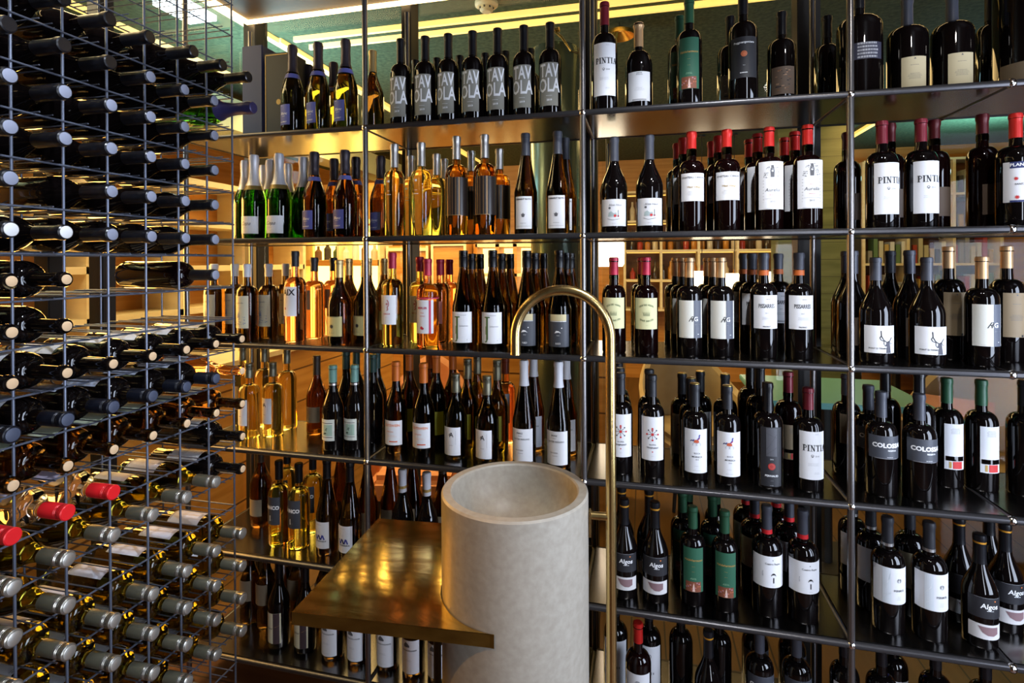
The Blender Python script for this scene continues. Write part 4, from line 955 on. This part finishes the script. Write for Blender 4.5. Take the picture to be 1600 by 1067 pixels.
RACK = {  # row: {column: kind}
 -1: {0: 'rackdark', 1: 'rackdark', 2: 'rackdark', 3: 'rackdark', 4: 'rackdark', 5: 'rackdark', 6: 'rackdark'},
 0: {0: 'rackdark', 1: 'rackdark', 2: 'rackdark', 3: 'rackgrey', 4: 'rackgrey', 5: 'rackgrey', 6: 'rackspark'},
 1: dict.fromkeys(range(6), 'rackgrey'), 2: dict.fromkeys(range(6), 'rackgrey'),
 3: {0: 'rackgrey', 2: 'rackgrey', 3: 'rackgrey', 4: 'rackgrey', 5: 'rackgrey'},
 4: {0: 'rackring', 1: 'rackring', 2: 'rackgrey', 3: 'rackgrey', 4: 'rackgrey', 5: 'rackgrey'},
 5: {0: 'rackcork', 1: 'rackcork', 5: 'rackbdx'}, 6: {0: 'rackcork', 1: 'rackcork'},
 7: dict.fromkeys(range(7), 'rackcorkw'),
 8: {**dict.fromkeys(range(6), 'racknavy'), 6: 'rackrose'},
 9: dict.fromkeys(range(7), 'rackcorks'),
 10: {0: 'rackred', 1: 'rackred', 2: 'rackred', 6: 'rackcorkw'},
 11: {**dict.fromkeys(range(6), 'rackscrew'), 6: 'rackcorkw'},
 12: {0: 'rackscrew', 1: 'rackscrew'},
 13: dict.fromkeys(range(7), 'rackscrewn'), 14: dict.fromkeys(range(1, 7), 'rackscrewn'), 15: dict.fromkeys(range(2, 7), 'rackscrewn'),
 16: {4: 'rackscrewn', 5: 'rackscrewn', 6: 'rackscrewn'},
}
ROWS = sorted(RACK)
for r in ROWS:
    for c, kn in RACK[r].items():
        R = K[kn]['R']; H = .30; x_end = XR+.072
        if kn in ('rackdark',) and c >= 4: x_end += .03
        if kn == 'rackspark': x_end += .045; H = .315
        yc = Y0R+SP*(c-.5); z = axis_z(r)-.0405+.0016+math.sqrt(R*R-.0125**2)+.0006
        M = Matrix.Translation((x_end-H-.002, yc, z)) @ RM @ Matrix.Rotation(math.radians(random.uniform(-12, 12)), 4, 'Z')
        o = make_bottle(kn, H, None, matrix=M)
        up = [q for q in RACK[r] if q < c and RACK[r][q] == kn]; dn = [q for q in RACK[r] if q > c and RACK[r][q] == kn]
        s = '%s lying in wire rack, row %s from top' % (K[kn]['desc'], ORD[ROWS.index(r)+1] if ROWS.index(r)+1 < 13 else ['thirteenth', 'fourteenth', 'fifteenth', 'sixteenth', 'seventeenth', 'eighteenth', 'nineteenth'][ROWS.index(r)-12])
        s = '%s lying in rack, %s row down, %s column' % (K[kn]['desc'], s.split('row ')[1].split()[0], ORD[c+1])
        tag(o, s, 'wine bottle', '%s lying in the wire rack' % K[kn]['desc'])

# ------------------------------------------------------------------ concrete basin
m_conc = noisy('cast_concrete', (.34, .305, .25), (.41, .375, .315), (60, 60, 60), .42, detail=12, bump=.04, lo=.3, hi=.7)
BX, BY, BR, BZ = -.321, 1.341, .186, 1.023
basin = empty('pedestal_basin', (BX, BY, 0))
tag(basin, 'round cream concrete pedestal basin standing before the shelves', 'basin')
lathe('basin_body', [(0, .001), (BR, .001), (BR, BZ-.005), (BR-.004, BZ), (BR-.023, BZ), (BR-.027, BZ-.004)]
      + [((BR-.027)*math.cos(t/12*PI/2)**.75, BZ-.004-.135*math.sin(t/12*PI/2)) for t in range(1, 12)] + [(0, BZ-.139)], m_conc, basin, 96)
m_brass = noisy('aged_brass', (.62, .42, .15), (.72, .52, .22), (30, 30, 4), .26, 1, rv=.05)
lathe('drain', [(0, 0), (.02, 0), (.022, .002), (.012, .004), (0, .003)], m_brass, basin, 20).location = (0, 0, BZ-.1385)

# ------------------------------------------------------------------ brass faucet
dirv = Vector((.9972, .0752, 0))
fp = Vector((BX, BY, 0)) + dirv*.2415
faucet = empty('faucet', (fp.x, fp.y, 0)); tag(faucet, 'tall brass gooseneck faucet rising beside the concrete basin', 'faucet')
ra = .119; zs = 1.408
pts = [Vector((0, 0, .012)), Vector((0, 0, .7)), Vector((0, 0, zs))]
pts += [-dirv*(ra-ra*math.cos(t/24*PI)) + Vector((0, 0, zs+ra*math.sin(t/24*PI))) for t in range(1, 25)]
pts += [-dirv*2*ra + Vector((0, 0, 1.368))]
bm = bmesh.new(); add_tube(bm, pts, .0128, 20, cap=False)
new_obj('spout_pipe', to_mesh(bm, 'spout_pipe', m_brass), faucet)
bm = bmesh.new(); e = -dirv*2*ra
add_lathe(bm, [(.0098, .02), (.0098, 0), (.0134, 0), (.0134, .004), (.0128, .006)], 20, (e.x, e.y, 1.362)); new_obj('nozzle', to_mesh(bm, 'nozzle', m_brass), faucet)
lathe('base_flange', [(0, .001), (.035, .001), (.035, .008), (.014, .012), (0, .012)], m_brass, faucet, 28)
zb = at_z(930, 812, 1.0); zb = 1.6-(812-411.5)*1.34/FPX
tube('bracket', [Vector((0, 0, zb)), -dirv*(.2415-BR-.001)+Vector((0, 0, zb))], .0095, m_brass, faucet, 16)
bm = bmesh.new(); c0 = -dirv*(.2415-BR-.004)
add_box(bm, -.003, .003, -.012, .012, -.05, .012)
o = new_obj('wall_plate', to_mesh(bm, 'wall_plate', m_brass, False), faucet); o.location = c0+Vector((0, 0, zb)); o.rotation_euler = (0, 0, math.atan2(dirv.y, dirv.x))

# ------------------------------------------------------------------ brass table fitted to the basin
m_btop = noisy('patinated_brass', (.95, .68, .22), (.50, .30, .07), (6, 14, 6), .15, .97, detail=12, rv=.08, dist=2.2, bump=.03, lo=.38, hi=.62)
m_bedge = noisy('patinated_brass_edge', (.42, .27, .06), (.25, .15, .03), (8, 8, 20), .35, .95, detail=6)
TZ = .772
tp = [(-.812, 1.119), (-.325, 1.1535)]
a0 = -PI/2; arc = []
for k in range(25):
    t = -PI/2-math.radians(1)-k/24*(PI-math.radians(2)); arc.append((BX+(BR+.003)*math.cos(t), BY+(BR+.003)*math.sin(t)))
poly = tp + arc + [(-.325, 1.634), (-.834, 1.592)]
bm = bmesh.new()
top = [bm.verts.new((x-BX, y-BY, 0)) for x, y in poly]; bot = [bm.verts.new((x-BX, y-BY, -.031)) for x, y in poly]
bm.faces.new(top).material_index = 0; bm.faces.new(bot[::-1]).material_index = 1
for i in range(len(poly)):
    j = (i+1) % len(poly); f = bm.faces.new((top[i], bot[i], bot[j], top[j])); f.material_index = 1
bmesh.ops.triangulate(bm, faces=[f for f in bm.faces if len(f.verts) > 4])
tbl = new_obj('side_table', to_mesh(bm, 'side_table', [m_btop, m_bedge], False)); tbl.location = (BX, BY, TZ)
tag(tbl, 'patinated brass table top fitted around the concrete basin', 'table')
lg = lathe('leg', [(0, -TZ), (.03, -TZ), (.03, -TZ+.006), (.012, -TZ+.012), (.012, -.032), (0, -.032)], m_frame, tbl, 20); lg.location = (-.30, .22, 0)

# ------------------------------------------------------------------ gift boxes on the top shelf
base1 = SZ[0]+SHELF_UP
for (px0, px1, Y, hpx, mname, col, lab) in ((380, 411, D+.13, 71, 'navy_card', (.012, .022, .085), 'tall navy blue gift box at the left end of top shelf'),
                                         (415, 456, D+.13, 82, 'black_card', (.016, .015, .015), 'tall black gift box with gold edge and gold emblem')):
    a = at(px0, 400, Y).x; b = at(px1, 400, Y).x; ztop = at((px0+px1)/2, hpx, Y).z
    bx = box('gift_box', a, b, Y, Y+.10, base1, ztop, mat(mname, col, .5), bevel=.002); tag(bx, lab, 'box')
    if px0 == 380:
        tag(bx, lab, 'box'); box('silver_side', a-bx.location.x-.0008, a-bx.location.x+.0005, -.045, .045, .004, ztop-base1-.004, SILVER, bx)
    else:
        w_ = (b-a)/2
        bm = bmesh.new()
        add_box(bm, -w_+.004, -w_+.0065, -.0512, -.0500, .004, ztop-base1-.006); add_box(bm, -w_+.004, w_-.004, -.0512, -.05, ztop-base1-.009, ztop-base1-.006)
        new_obj('gold_edge', to_mesh(bm, 'gold_edge', GOLDI, False), bx)
        ar = Art(); ar.disc(0, 0, 11, GOLDI, 18, .9)
        for v in ar.bm.verts: v.co.y = -.0506; v.co.z += .15; v.co.x += .004
        me = bpy.data.meshes.new('emblem'); ar.bm.to_mesh(me); ar.bm.free(); me.materials.append(GOLDI); new_obj('emblem', me, bx)

# ------------------------------------------------------------------ the bar room beyond the glass
def lamp_m(name, col, es): return mat(name, (1, .95, .85), .5, emit=col, es=es)
m_shade = lamp_m('lit_shade', (1, .83, .6), 6)
m_amberlit = lamp_m('amber_lit_panel', (1, .66, .14), 5.5)
m_paleled = lamp_m('pale_lit_panel', (1, .72, .26), 2.6)
m_cold = lamp_m('cold_lit_glass', (.75, .95, 1), 3.2)
m_tealtop = mat('teal_laminate', (.16, .42, .40), .25)
m_tile = planks('olive_tile', (.10, .12, .05), (.15, .17, .08), 'Z', .16, .35, (.07, .08, .04))
m_beige = noisy('beige_leather', (.36, .26, .13), (.43, .32, .17), (8, 8, 8), .5, bump=.1)
m_orangef = noisy('salmon_fabric', (.60, .24, .11), (.68, .3, .15), (20, 20, 20), .8)
m_tank = noisy('grey_green_metal', (.16, .20, .16), (.2, .24, .2), (3, 3, 3), .25, .7)
bk = [mat('spine_'+n, c, .6) for n, c in (('red', (.4, .05, .03)), ('cream', (.6, .55, .4)), ('grey', (.3, .28, .24)), ('brown', (.2, .1, .05)),  ('cream', (.6, .55, .4)), ('green', (.12, .2, .08)), ('dark', (.06, .05, .05)), ('ochre', (.5, .33, .1)), ('white', (.7, .7, .66)))]

def bookcase(label, x0, x1, y, z0, z1, shelves, cols, depth=.32, frame=None, back=None, lit=None):
    """open wall shelving: frame, uprights, boards and back are parts"""
    frame = frame or m_cream; back = back or m_dwood
    o = empty('wall_shelving', ((x0+x1)/2, y, 0)); tag(o, label, 'shelving'); X = (x1-x0)/2
    box('back_panel', -X, X, depth-.02, depth, z0, z1, back, o)
    for k in range(cols+1):
        x = -X+2*X*k/cols; box('upright', x-.015, x+.015, 0, depth-.02, z0, z1, frame, o)
    for k in range(shelves+1):
        z = z0+(z1-z0)*k/shelves; box('board', -X, X, -.004, depth-.021, z-.013, z+.013, frame, o)
    if lit:
        for k in range(shelves):
            z = z0+(z1-z0)*(k+1)/shelves-.014; box('light_strip', -X+.02, X-.02, .25, .27, z-.012, z, lit, o)
    return o
SETG = {}
def goods(o, x0, x1, y, z, n, kinds, label, cat, group, seed, hmin=.12, hmax=.26):
    r = random.Random(seed); x = x0
    for k in range(n):
        w_ = (x1-x0)/n; h = r.uniform(hmin, hmax); m_ = kinds[r.randrange(len(kinds))]
        if cat == 'book': b = box('book', x+.002, x+min(w_-.003, .045), y, y+.17, z, z+h, m_, bevel=.002)
        else:
            R = min(.036, w_/2-.004); bm = bmesh.new()
            add_lathe(bm, [(0, 0), (R, 0), (R, h*.6), (R*.4, h*.78), (R*.38, h), (0, h)], 12); b = new_obj('bar_bottle', to_mesh(bm, 'bar_bottle', m_)); b.location = (x+w_/2, y+.08, z)
        tag(b, label, cat, group); x += w_
YB_ = 7.15
def wx(px, Y=YB_): return at(px, 411, Y).x
def wz(py, Y=YB_, px=1000): return at(px, py, Y).z
# rear wall shelving, centre
x0, x1 = wx(976), wx(1216); zt, zm, zl = wz(300), wz(388), wz(484)
bookcase('wide timber bottle shelving on the far wall, behind centre-right bay', x0, x1, YB_, zl, zt, 4, 4, lit=m_led2)
hh = (zt-zl)/4; liq = [mat('spirit_'+n, c, .1) for n, c in (('amber', (.5, .2, .03)), ('dark', (.05, .03, .02)), ('cream', (.6, .5, .35)), ('red', (.4, .05, .03)))]
for k in range(1, 4):
    goods(None, x0+.05, x1-.05, YB_+.05, zl+hh*k+.014, 18, liq, 'small spirit bottle on far timber shelving, seen between the wine bottles', 'bottle', 'spirit bottles on the far timber shelving', 20+k)
# rear wall shelving, right
x2, x3 = wx(1350), wx(1566); 
bookcase('timber bookcase with books on the far right wall', x2, x3, YB_, wz(560), wz(268), 6, 3)
zb0 = wz(560); hb = (wz(268)-zb0)/6
for k in range(1, 6):
    goods(None, x2+.06, x2+(x3-x2)*.97, YB_+.05, zb0+hb*k+.014, 22, bk, 'small book on the far right timber bookcase, half hidden by bottles', 'book', 'books on the far right bookcase', 40+k, hb*.35, hb*.8)
# green tiled pier
pr = box('tiled_pier', wx(1216, 5.6), wx(1324, 5.6), 5.6, 5.9, 0, OUT_CEIL, m_tile); tag(pr, 'olive green tiled pier standing between the two far shelves', 'pier')
# cold lit window right of the pier
cw = box('lit_display', wx(1284, 6.6), wx(1345, 6.6), 6.6, 6.66, wz(352, 6.6), wz(306, 6.6), m_cold); tag(cw, 'cold white lit display glowing behind the red capsules', 'light'); box('stand', -.2, .2, -.02, .03, -cw.location.z, 0, m_frame, cw)
# amber wall cupboards, left and centre
box_defs = [
 ('cupboard', 606, 668, 5.0, 380, 690, m_wood, 'amber timber cupboard seen behind the pale wine bottles', 'cupboard'),
 ('cupboard', 676, 727, 5.0, 372, 640, m_woodh, 'amber timber cupboard between the two lit panels behind the bottles', 'cupboard'),
]
for nm, a, b, Y, t, bt, m_, lab, cat in box_defs:
    c = box(nm, wx(a, Y), wx(b, Y), Y, Y+.4, 0, wz(t, Y), m_, bevel=.004); tag(c, lab, cat)
    W = (wx(b, Y)-wx(a, Y))/2; z = wz(t, Y)
    for s in (-1, 1): box('edge_strip', s*W-.012, s*W+.012, -.215, -.2, .05, z, m_cream, c)
    box('edge_strip', -W, W, -.216, -.201, z-.05, z-.02, m_cream, c)
# glowing back bar at left
Yb = 4.9; xa, xb = wx(350, Yb), wx(592, Yb); zA, zB = wz(540, Yb), wz(352, Yb)
bb = empty('back_bar', ((xa+xb)/2, Yb, 0)); tag(bb, 'glowing amber back bar shelf seen through the left bay', 'back bar'); X = (xb-xa)/2
box('lit_panel', -X, X, .28, .30, zA, zB, m_amberlit, bb); box('top', -X, X, 0, .3, zB, zB+.05, m_cream, bb); box('counter', -X, X, -.05, .3, 0, zA, m_woodh, bb)
zmid = wz(409, Yb); box('board', -X, X, 0, .279, zmid-.03, zmid+.03, m_woodh, bb)
for k in range(5): box('upright', -X+2*X*k/4-.012, -X+2*X*k/4+.012, 0, .279, zA, zB, m_cream, bb)
goods(None, xa+.05, xb-.05, Yb+.03, zmid+.031, 16, bk+liq, 'small coloured packet bottle on the glowing back bar shelf', 'bottle', 'bottles on the glowing back bar', 77, .12, .26)
# second lit niche
Yn = 5.2; nb = empty('lit_niche', (wx(792, Yn), Yn, 0)); tag(nb, 'bright yellow lit niche behind the tall dark bottles', 'lit niche')
X = (wx(842, Yn)-wx(742, Yn))/2; box('lit_panel', -X, X, .2, .22, wz(455, Yn), wz(385, Yn), m_paleled, nb)
for px in (-X, -X*.3, X*.25, X): box('upright', px-.02, px+.02, 0, .199, 0, wz(378, Yn), m_woodh, nb)
box('board', -X, X, 0, .199, wz(430, Yn)-.015, wz(430, Yn)+.015, m_cream, nb); box('cupboard_base', -X, X, -.02, .22, 0, wz(458, Yn), m_woodh, nb)
box('top_board', -X, X, 0, .199, wz(380, Yn)-.02, wz(380, Yn)+.02, m_cream, nb)
# high timber bulkhead over the left bar
bh = box('bulkhead', wx(405, 5.3), wx(590, 5.3), 5.3, 5.5, wz(340, 5.3), wz(268, 5.3), m_wood); tag(bh, 'amber timber bulkhead above the glowing back bar', 'bulkhead')
for sx_ in (-1, 1): box('post', sx_*(wx(590, 5.3)-wx(405, 5.3))/2-.03, sx_*(wx(590, 5.3)-wx(405, 5.3))/2+.03, -.08, .08, -bh.location.z, 0, m_wood, bh)
box('pale_edge', -(wx(590, 5.3)-wx(405, 5.3))/2, (wx(590, 5.3)-wx(405, 5.3))/2, -.115, -.1, .0, .05, m_cream, bh)
# grey-green metal tank
Yt = 2.78; xt = at(869, 400, Yt).x
tk = lathe('metal_tank', [(0, .001), (.13, .001), (.13, 2.66), (.12, 2.69), (.035, 2.72), (0, 2.72)], m_tank, None, 40); tk.location = (xt, Yt, 0); tag(tk, 'tall grey-green metal tank behind the centre bay glass', 'tank')
tube('brass_valve', [(-.02, -.05, 2.715), (-.02, -.05, 2.77), (.03, -.06, 2.77)], .012, m_brass, tk); tube('hose', [(.0, -.05, 2.77), (.05, -.14, 2.70), (.10, -.15, 2.62), (.18, -.12, 2.60), (.25, -.05, 2.66)], .006, m_brass, tk, 8)
# pendant and standing lamps
def shade_lamp(px, py, Y, R, h, label, up=True):
    p = at(px, py, Y); o = empty('pendant_lamp', (p.x, p.y, p.z)); tag(o, label, 'lamp')
    lathe('lamp_shade', [(0, -h/2), (R*.9, -h/2), (R, -h/2+.02), (R, h/2-.02), (R*.9, h/2), (0, h/2)], m_shade, o, 28)
    tube('cord', [(0, 0, h/2), (0, 0, OUT_CEIL-p.z)], .004, m_frame, o, 6)
    lathe('ceiling_cup', [(0, 0), (.04, 0), (.04, .02), (0, .02)], m_frame, o, 16).location = (0, 0, OUT_CEIL-p.z-.021)
shade_lamp(948, 396, 4.0, .125, .19, 'large white glowing drum lamp behind the yellow-labelled bottles')
shade_lamp(1097, 437, 6.3, .10, .19, 'small glowing lamp between the half grey-blue labelled bottles')
shade_lamp(1148, 441, 6.3, .12, .19, 'small glowing lamp left of the squarish printed labels')
shade_lamp(1206, 434, 6.3, .08, .13, 'small glowing lamp right behind the squarish printed labels')
p = at(968, 52, 3.2); o = empty('brass_pendant', (p.x, p.y, p.z)); tag(o, 'gold dish pendant lamp near the ceiling behind first centre-right bottle', 'lamp')
lathe('dish', [(0, .03), (.03, .03), (.08, .005), (.085, -.02), (.082, -.02), (.03, .02), (0, .02)], m_brass, o, 28); tube('cord', [(0, 0, .03), (0, 0, OUT_CEIL-p.z)], .003, m_frame, o, 6)
# smoke detector on the outer ceiling
p = at_ceiling(760, 4); o = empty('smoke_detector', (p.x, p.y, OUT_CEIL)); tag(o, 'round cream smoke detector on the green outer ceiling', 'smoke detector')
lathe('base', [(0, 0), (.062, 0), (.062, -.016), (.05, -.026), (0, -.026)], m_cream, o, 28); lathe('sensor_cage', [(0, -.026), (.038, -.026), (.036, -.042), (.024, -.052), (0, -.052)], m_cream, o, 24)
for k in range(8): box('vent', .037*math.cos(k*PI/4)-.004, .037*math.cos(k*PI/4)+.004, .037*math.sin(k*PI/4)-.004, .037*math.sin(k*PI/4)+.004, -.038, -.029, m_frame, o)

# tables and chairs seen low through the right bays
def cafe_table(px, py, Y, w_, d_, h, label, m_=None, rz=0):
    p = at(px, py, Y); o = empty('cafe_table', (p.x, Y, 0), rz); tag(o, label, 'table')
    box('table_top', -w_/2, w_/2, -d_/2, d_/2, h-.03, h, m_ or m_tealtop, o, bevel=.004)
    tube('leg', [(0, 0, .02), (0, 0, h-.03)], .03, m_frame, o); box('foot_plate', -.22, .22, -.22, .22, 0, .02, m_frame, o)
cafe_table(1290, 480, 3.15, .75, .62, .92, 'teal topped high table beyond the glass, right of centre')
cafe_table(1400, 480, 5.0, .7, .7, .86, 'teal topped table further back in the bar room')
def armchair(px, Y, w_, label, rz, seat_m, cushion=None):
    x = at(px, 411, Y).x; o = empty('armchair', (x, Y, 0), rz); tag(o, label, 'armchair'); s = w_/2
    bm = bmesh.new(); add_box(bm, -s, s, -.30, .28, .32, .46); bmesh.ops.bevel(bm, geom=bm.edges[:], offset=.04, segments=3, affect='EDGES'); new_obj('seat', to_mesh(bm, 'seat', seat_m), o)
    # wrap-around back shell
    bm = bmesh.new(); rings = []
    N = 20
    for k in range(N+1):
        t = -PI*.12+k/N*PI*1.24; ca, sa = math.cos(t), math.sin(t); top = .66+.34*max(0, sa)**1.5
        rings.append([bm.verts.new((ca*(s+a), sa*(.3+a)-.0, z)) for a, z in ((0, .36), (.05, .36), (.07, top-.03), (.045, top), (.015, top-.03))])
    for a, b in zip(rings, rings[1:]):
        for k in range(5): bm.faces.new((a[k], a[(k+1) % 5], b[(k+1) % 5], b[k]))
    bm.faces.new(rings[0]); bm.faces.new(rings[-1][::-1]); new_obj('backrest', to_mesh(bm, 'backrest', seat_m), o)
    for lx, ly in ((-1, -1), (1, -1), (-1, 1), (1, 1)): tube('leg', [(lx*s*.8, ly*.24, .33), (lx*s*.95, ly*.28, .0)], [.018, .01], m_frame, o, 10)
    if cushion:
        bm = bmesh.new(); bmesh.ops.create_cube(bm, size=1, matrix=Matrix.Translation((-.10, .05, .62)) @ Matrix.Rotation(-.25, 4, 'X') @ Matrix.Diagonal((.34, .12, .32, 1)))
        bmesh.ops.subdivide_edges(bm, edges=bm.edges[:], cuts=4, use_grid_fill=True)
        for v in bm.verts:
            q = (v.co-Vector((-.10, .05, .62))); f = 1-1.1*(q.x/.3)**2-1.1*(q.z/.3)**2; v.co.y = .05+(v.co.y-.05)*max(.25, f)
        cu = new_obj('cushion', to_mesh(bm, 'cushion', cushion)); cu.location = o.location; cu.rotation_euler = o.rotation_euler; tag(cu, 'salmon orange cushion leaning in the beige armchair', 'cushion')
armchair(1528, 3.6, .62, 'beige shell armchair seen beyond the right bay', -.5, m_beige, m_orangef)
armchair(1085, 3.95, .62, 'beige shell armchair seen behind the horse-labelled bottles', .4, m_beige)
armchair(660, 2.93, .48, 'salmon shell armchair seen behind the screw-capped bottles', .2, m_orangef)
# timber bench wall running back outside the left glass
def oriented(name, x0, x1, y0, y1, z0, z1, m_, label, cat, ledge=None):
    o = box(name, x0, x1, y0, y1, z0, z1, m_); tag(o, label, cat)
    if ledge:
        X, Yh = (x1-x0)/2, (y1-y0)/2; box('ledge', -X-.01, X+.03, -Yh, Yh, z1-z0, z1-z0+.03, ledge, o)
    return o
oriented('bench_wall', -2.55, -2.25, -1.2, 4.6, 0, 1.02, m_plank, 'low amber plank wall with pale ledge running back outside the left glass', 'low wall', m_cream)
oriented('counter', -1.55, -.12, 3.35, 3.75, 0, 1.0, m_plank, 'amber plank counter standing behind the left and centre bays', 'counter', m_cream)
pc = oriented('cabinet', -3.55, -3.2, -.9, .9, 0, 2.3, m_wood, 'amber timber cabinet outside the glass at far left', 'cabinet')
bc = empty('display_cabinet', (-3.2, 2.6, 0)); tag(bc, 'pale framed display cabinet glowing behind the wire rack', 'cabinet')
for zz in (1.0, 1.28, 1.56, 1.86, 2.14): box('board', -.0, .3, -1.5, 1.6, zz-.02, zz+.02, m_cream, bc)
for yy in (-1.5, -.9, -.3, .3, .95, 1.6): box('upright', 0, .02 if 0 else .3, yy-.02, yy+.02, 0, 2.16, m_cream, bc)
box('back_panel', -.02, 0, -1.5, 1.6, 0, 2.16, m_wood, bc); box('base_doors', .001, .29, -1.5, 1.6, .0, .98, m_dwood, bc)
for k, (yy, zz) in enumerate(((-1.15, 1.3), (-.55, 1.02), (.05, 1.58), (.65, 1.3), (1.3, 1.58), (.62, 1.88))):
    box('light_strip', .02, .06, yy-.22, yy+.22, zz+.24, zz+.255, m_led2, bc)
pl = at_ceiling(290, 12)
lp = box('ceiling_light_panel', pl.x-.09, pl.x+.09, pl.y-.12, pl.y+.12, OUT_CEIL-.03, OUT_CEIL-.001, mat('white_lit_panel', (1, 1, 1), .5, emit=(.8, .93, 1), es=9)); tag(lp, 'bright white ceiling light panel glaring above the wire rack', 'ceiling light')
cn = box('cornice', -3.3, -3.05, -1.5, 6.5, 2.62, 2.86, noisy('pale_green_board', (.42, .44, .28), (.5, .52, .34), (2, 2, 2), .7)); tag(cn, 'pale green cornice board above the passage behind wire rack', 'cornice')
for yy in (-1.4, 1.0, 3.4, 5.8): box('hanger', -.1, .1, yy-2.5-.03, yy-2.5+.03, .241, .355, m_frame, cn)
rs = box('red_sign', -2.87, -2.85, 1.95, 2.35, 1.73, 1.80, mat('red_sign_face', (.55, .02, .015), .5)); tag(rs, 'small red sign board with white marks behind the rack', 'sign')
for yy in (-.15, .15): tube('hanging_rod', [(0, yy, .07), (0, yy, OUT_CEIL-1.73)], .004, m_frame, rs, 6)
for o_ in bpy.data.objects:
    if o_.type == 'MESH' and o_.name.startswith('light_strip') and o_.parent is None: pass
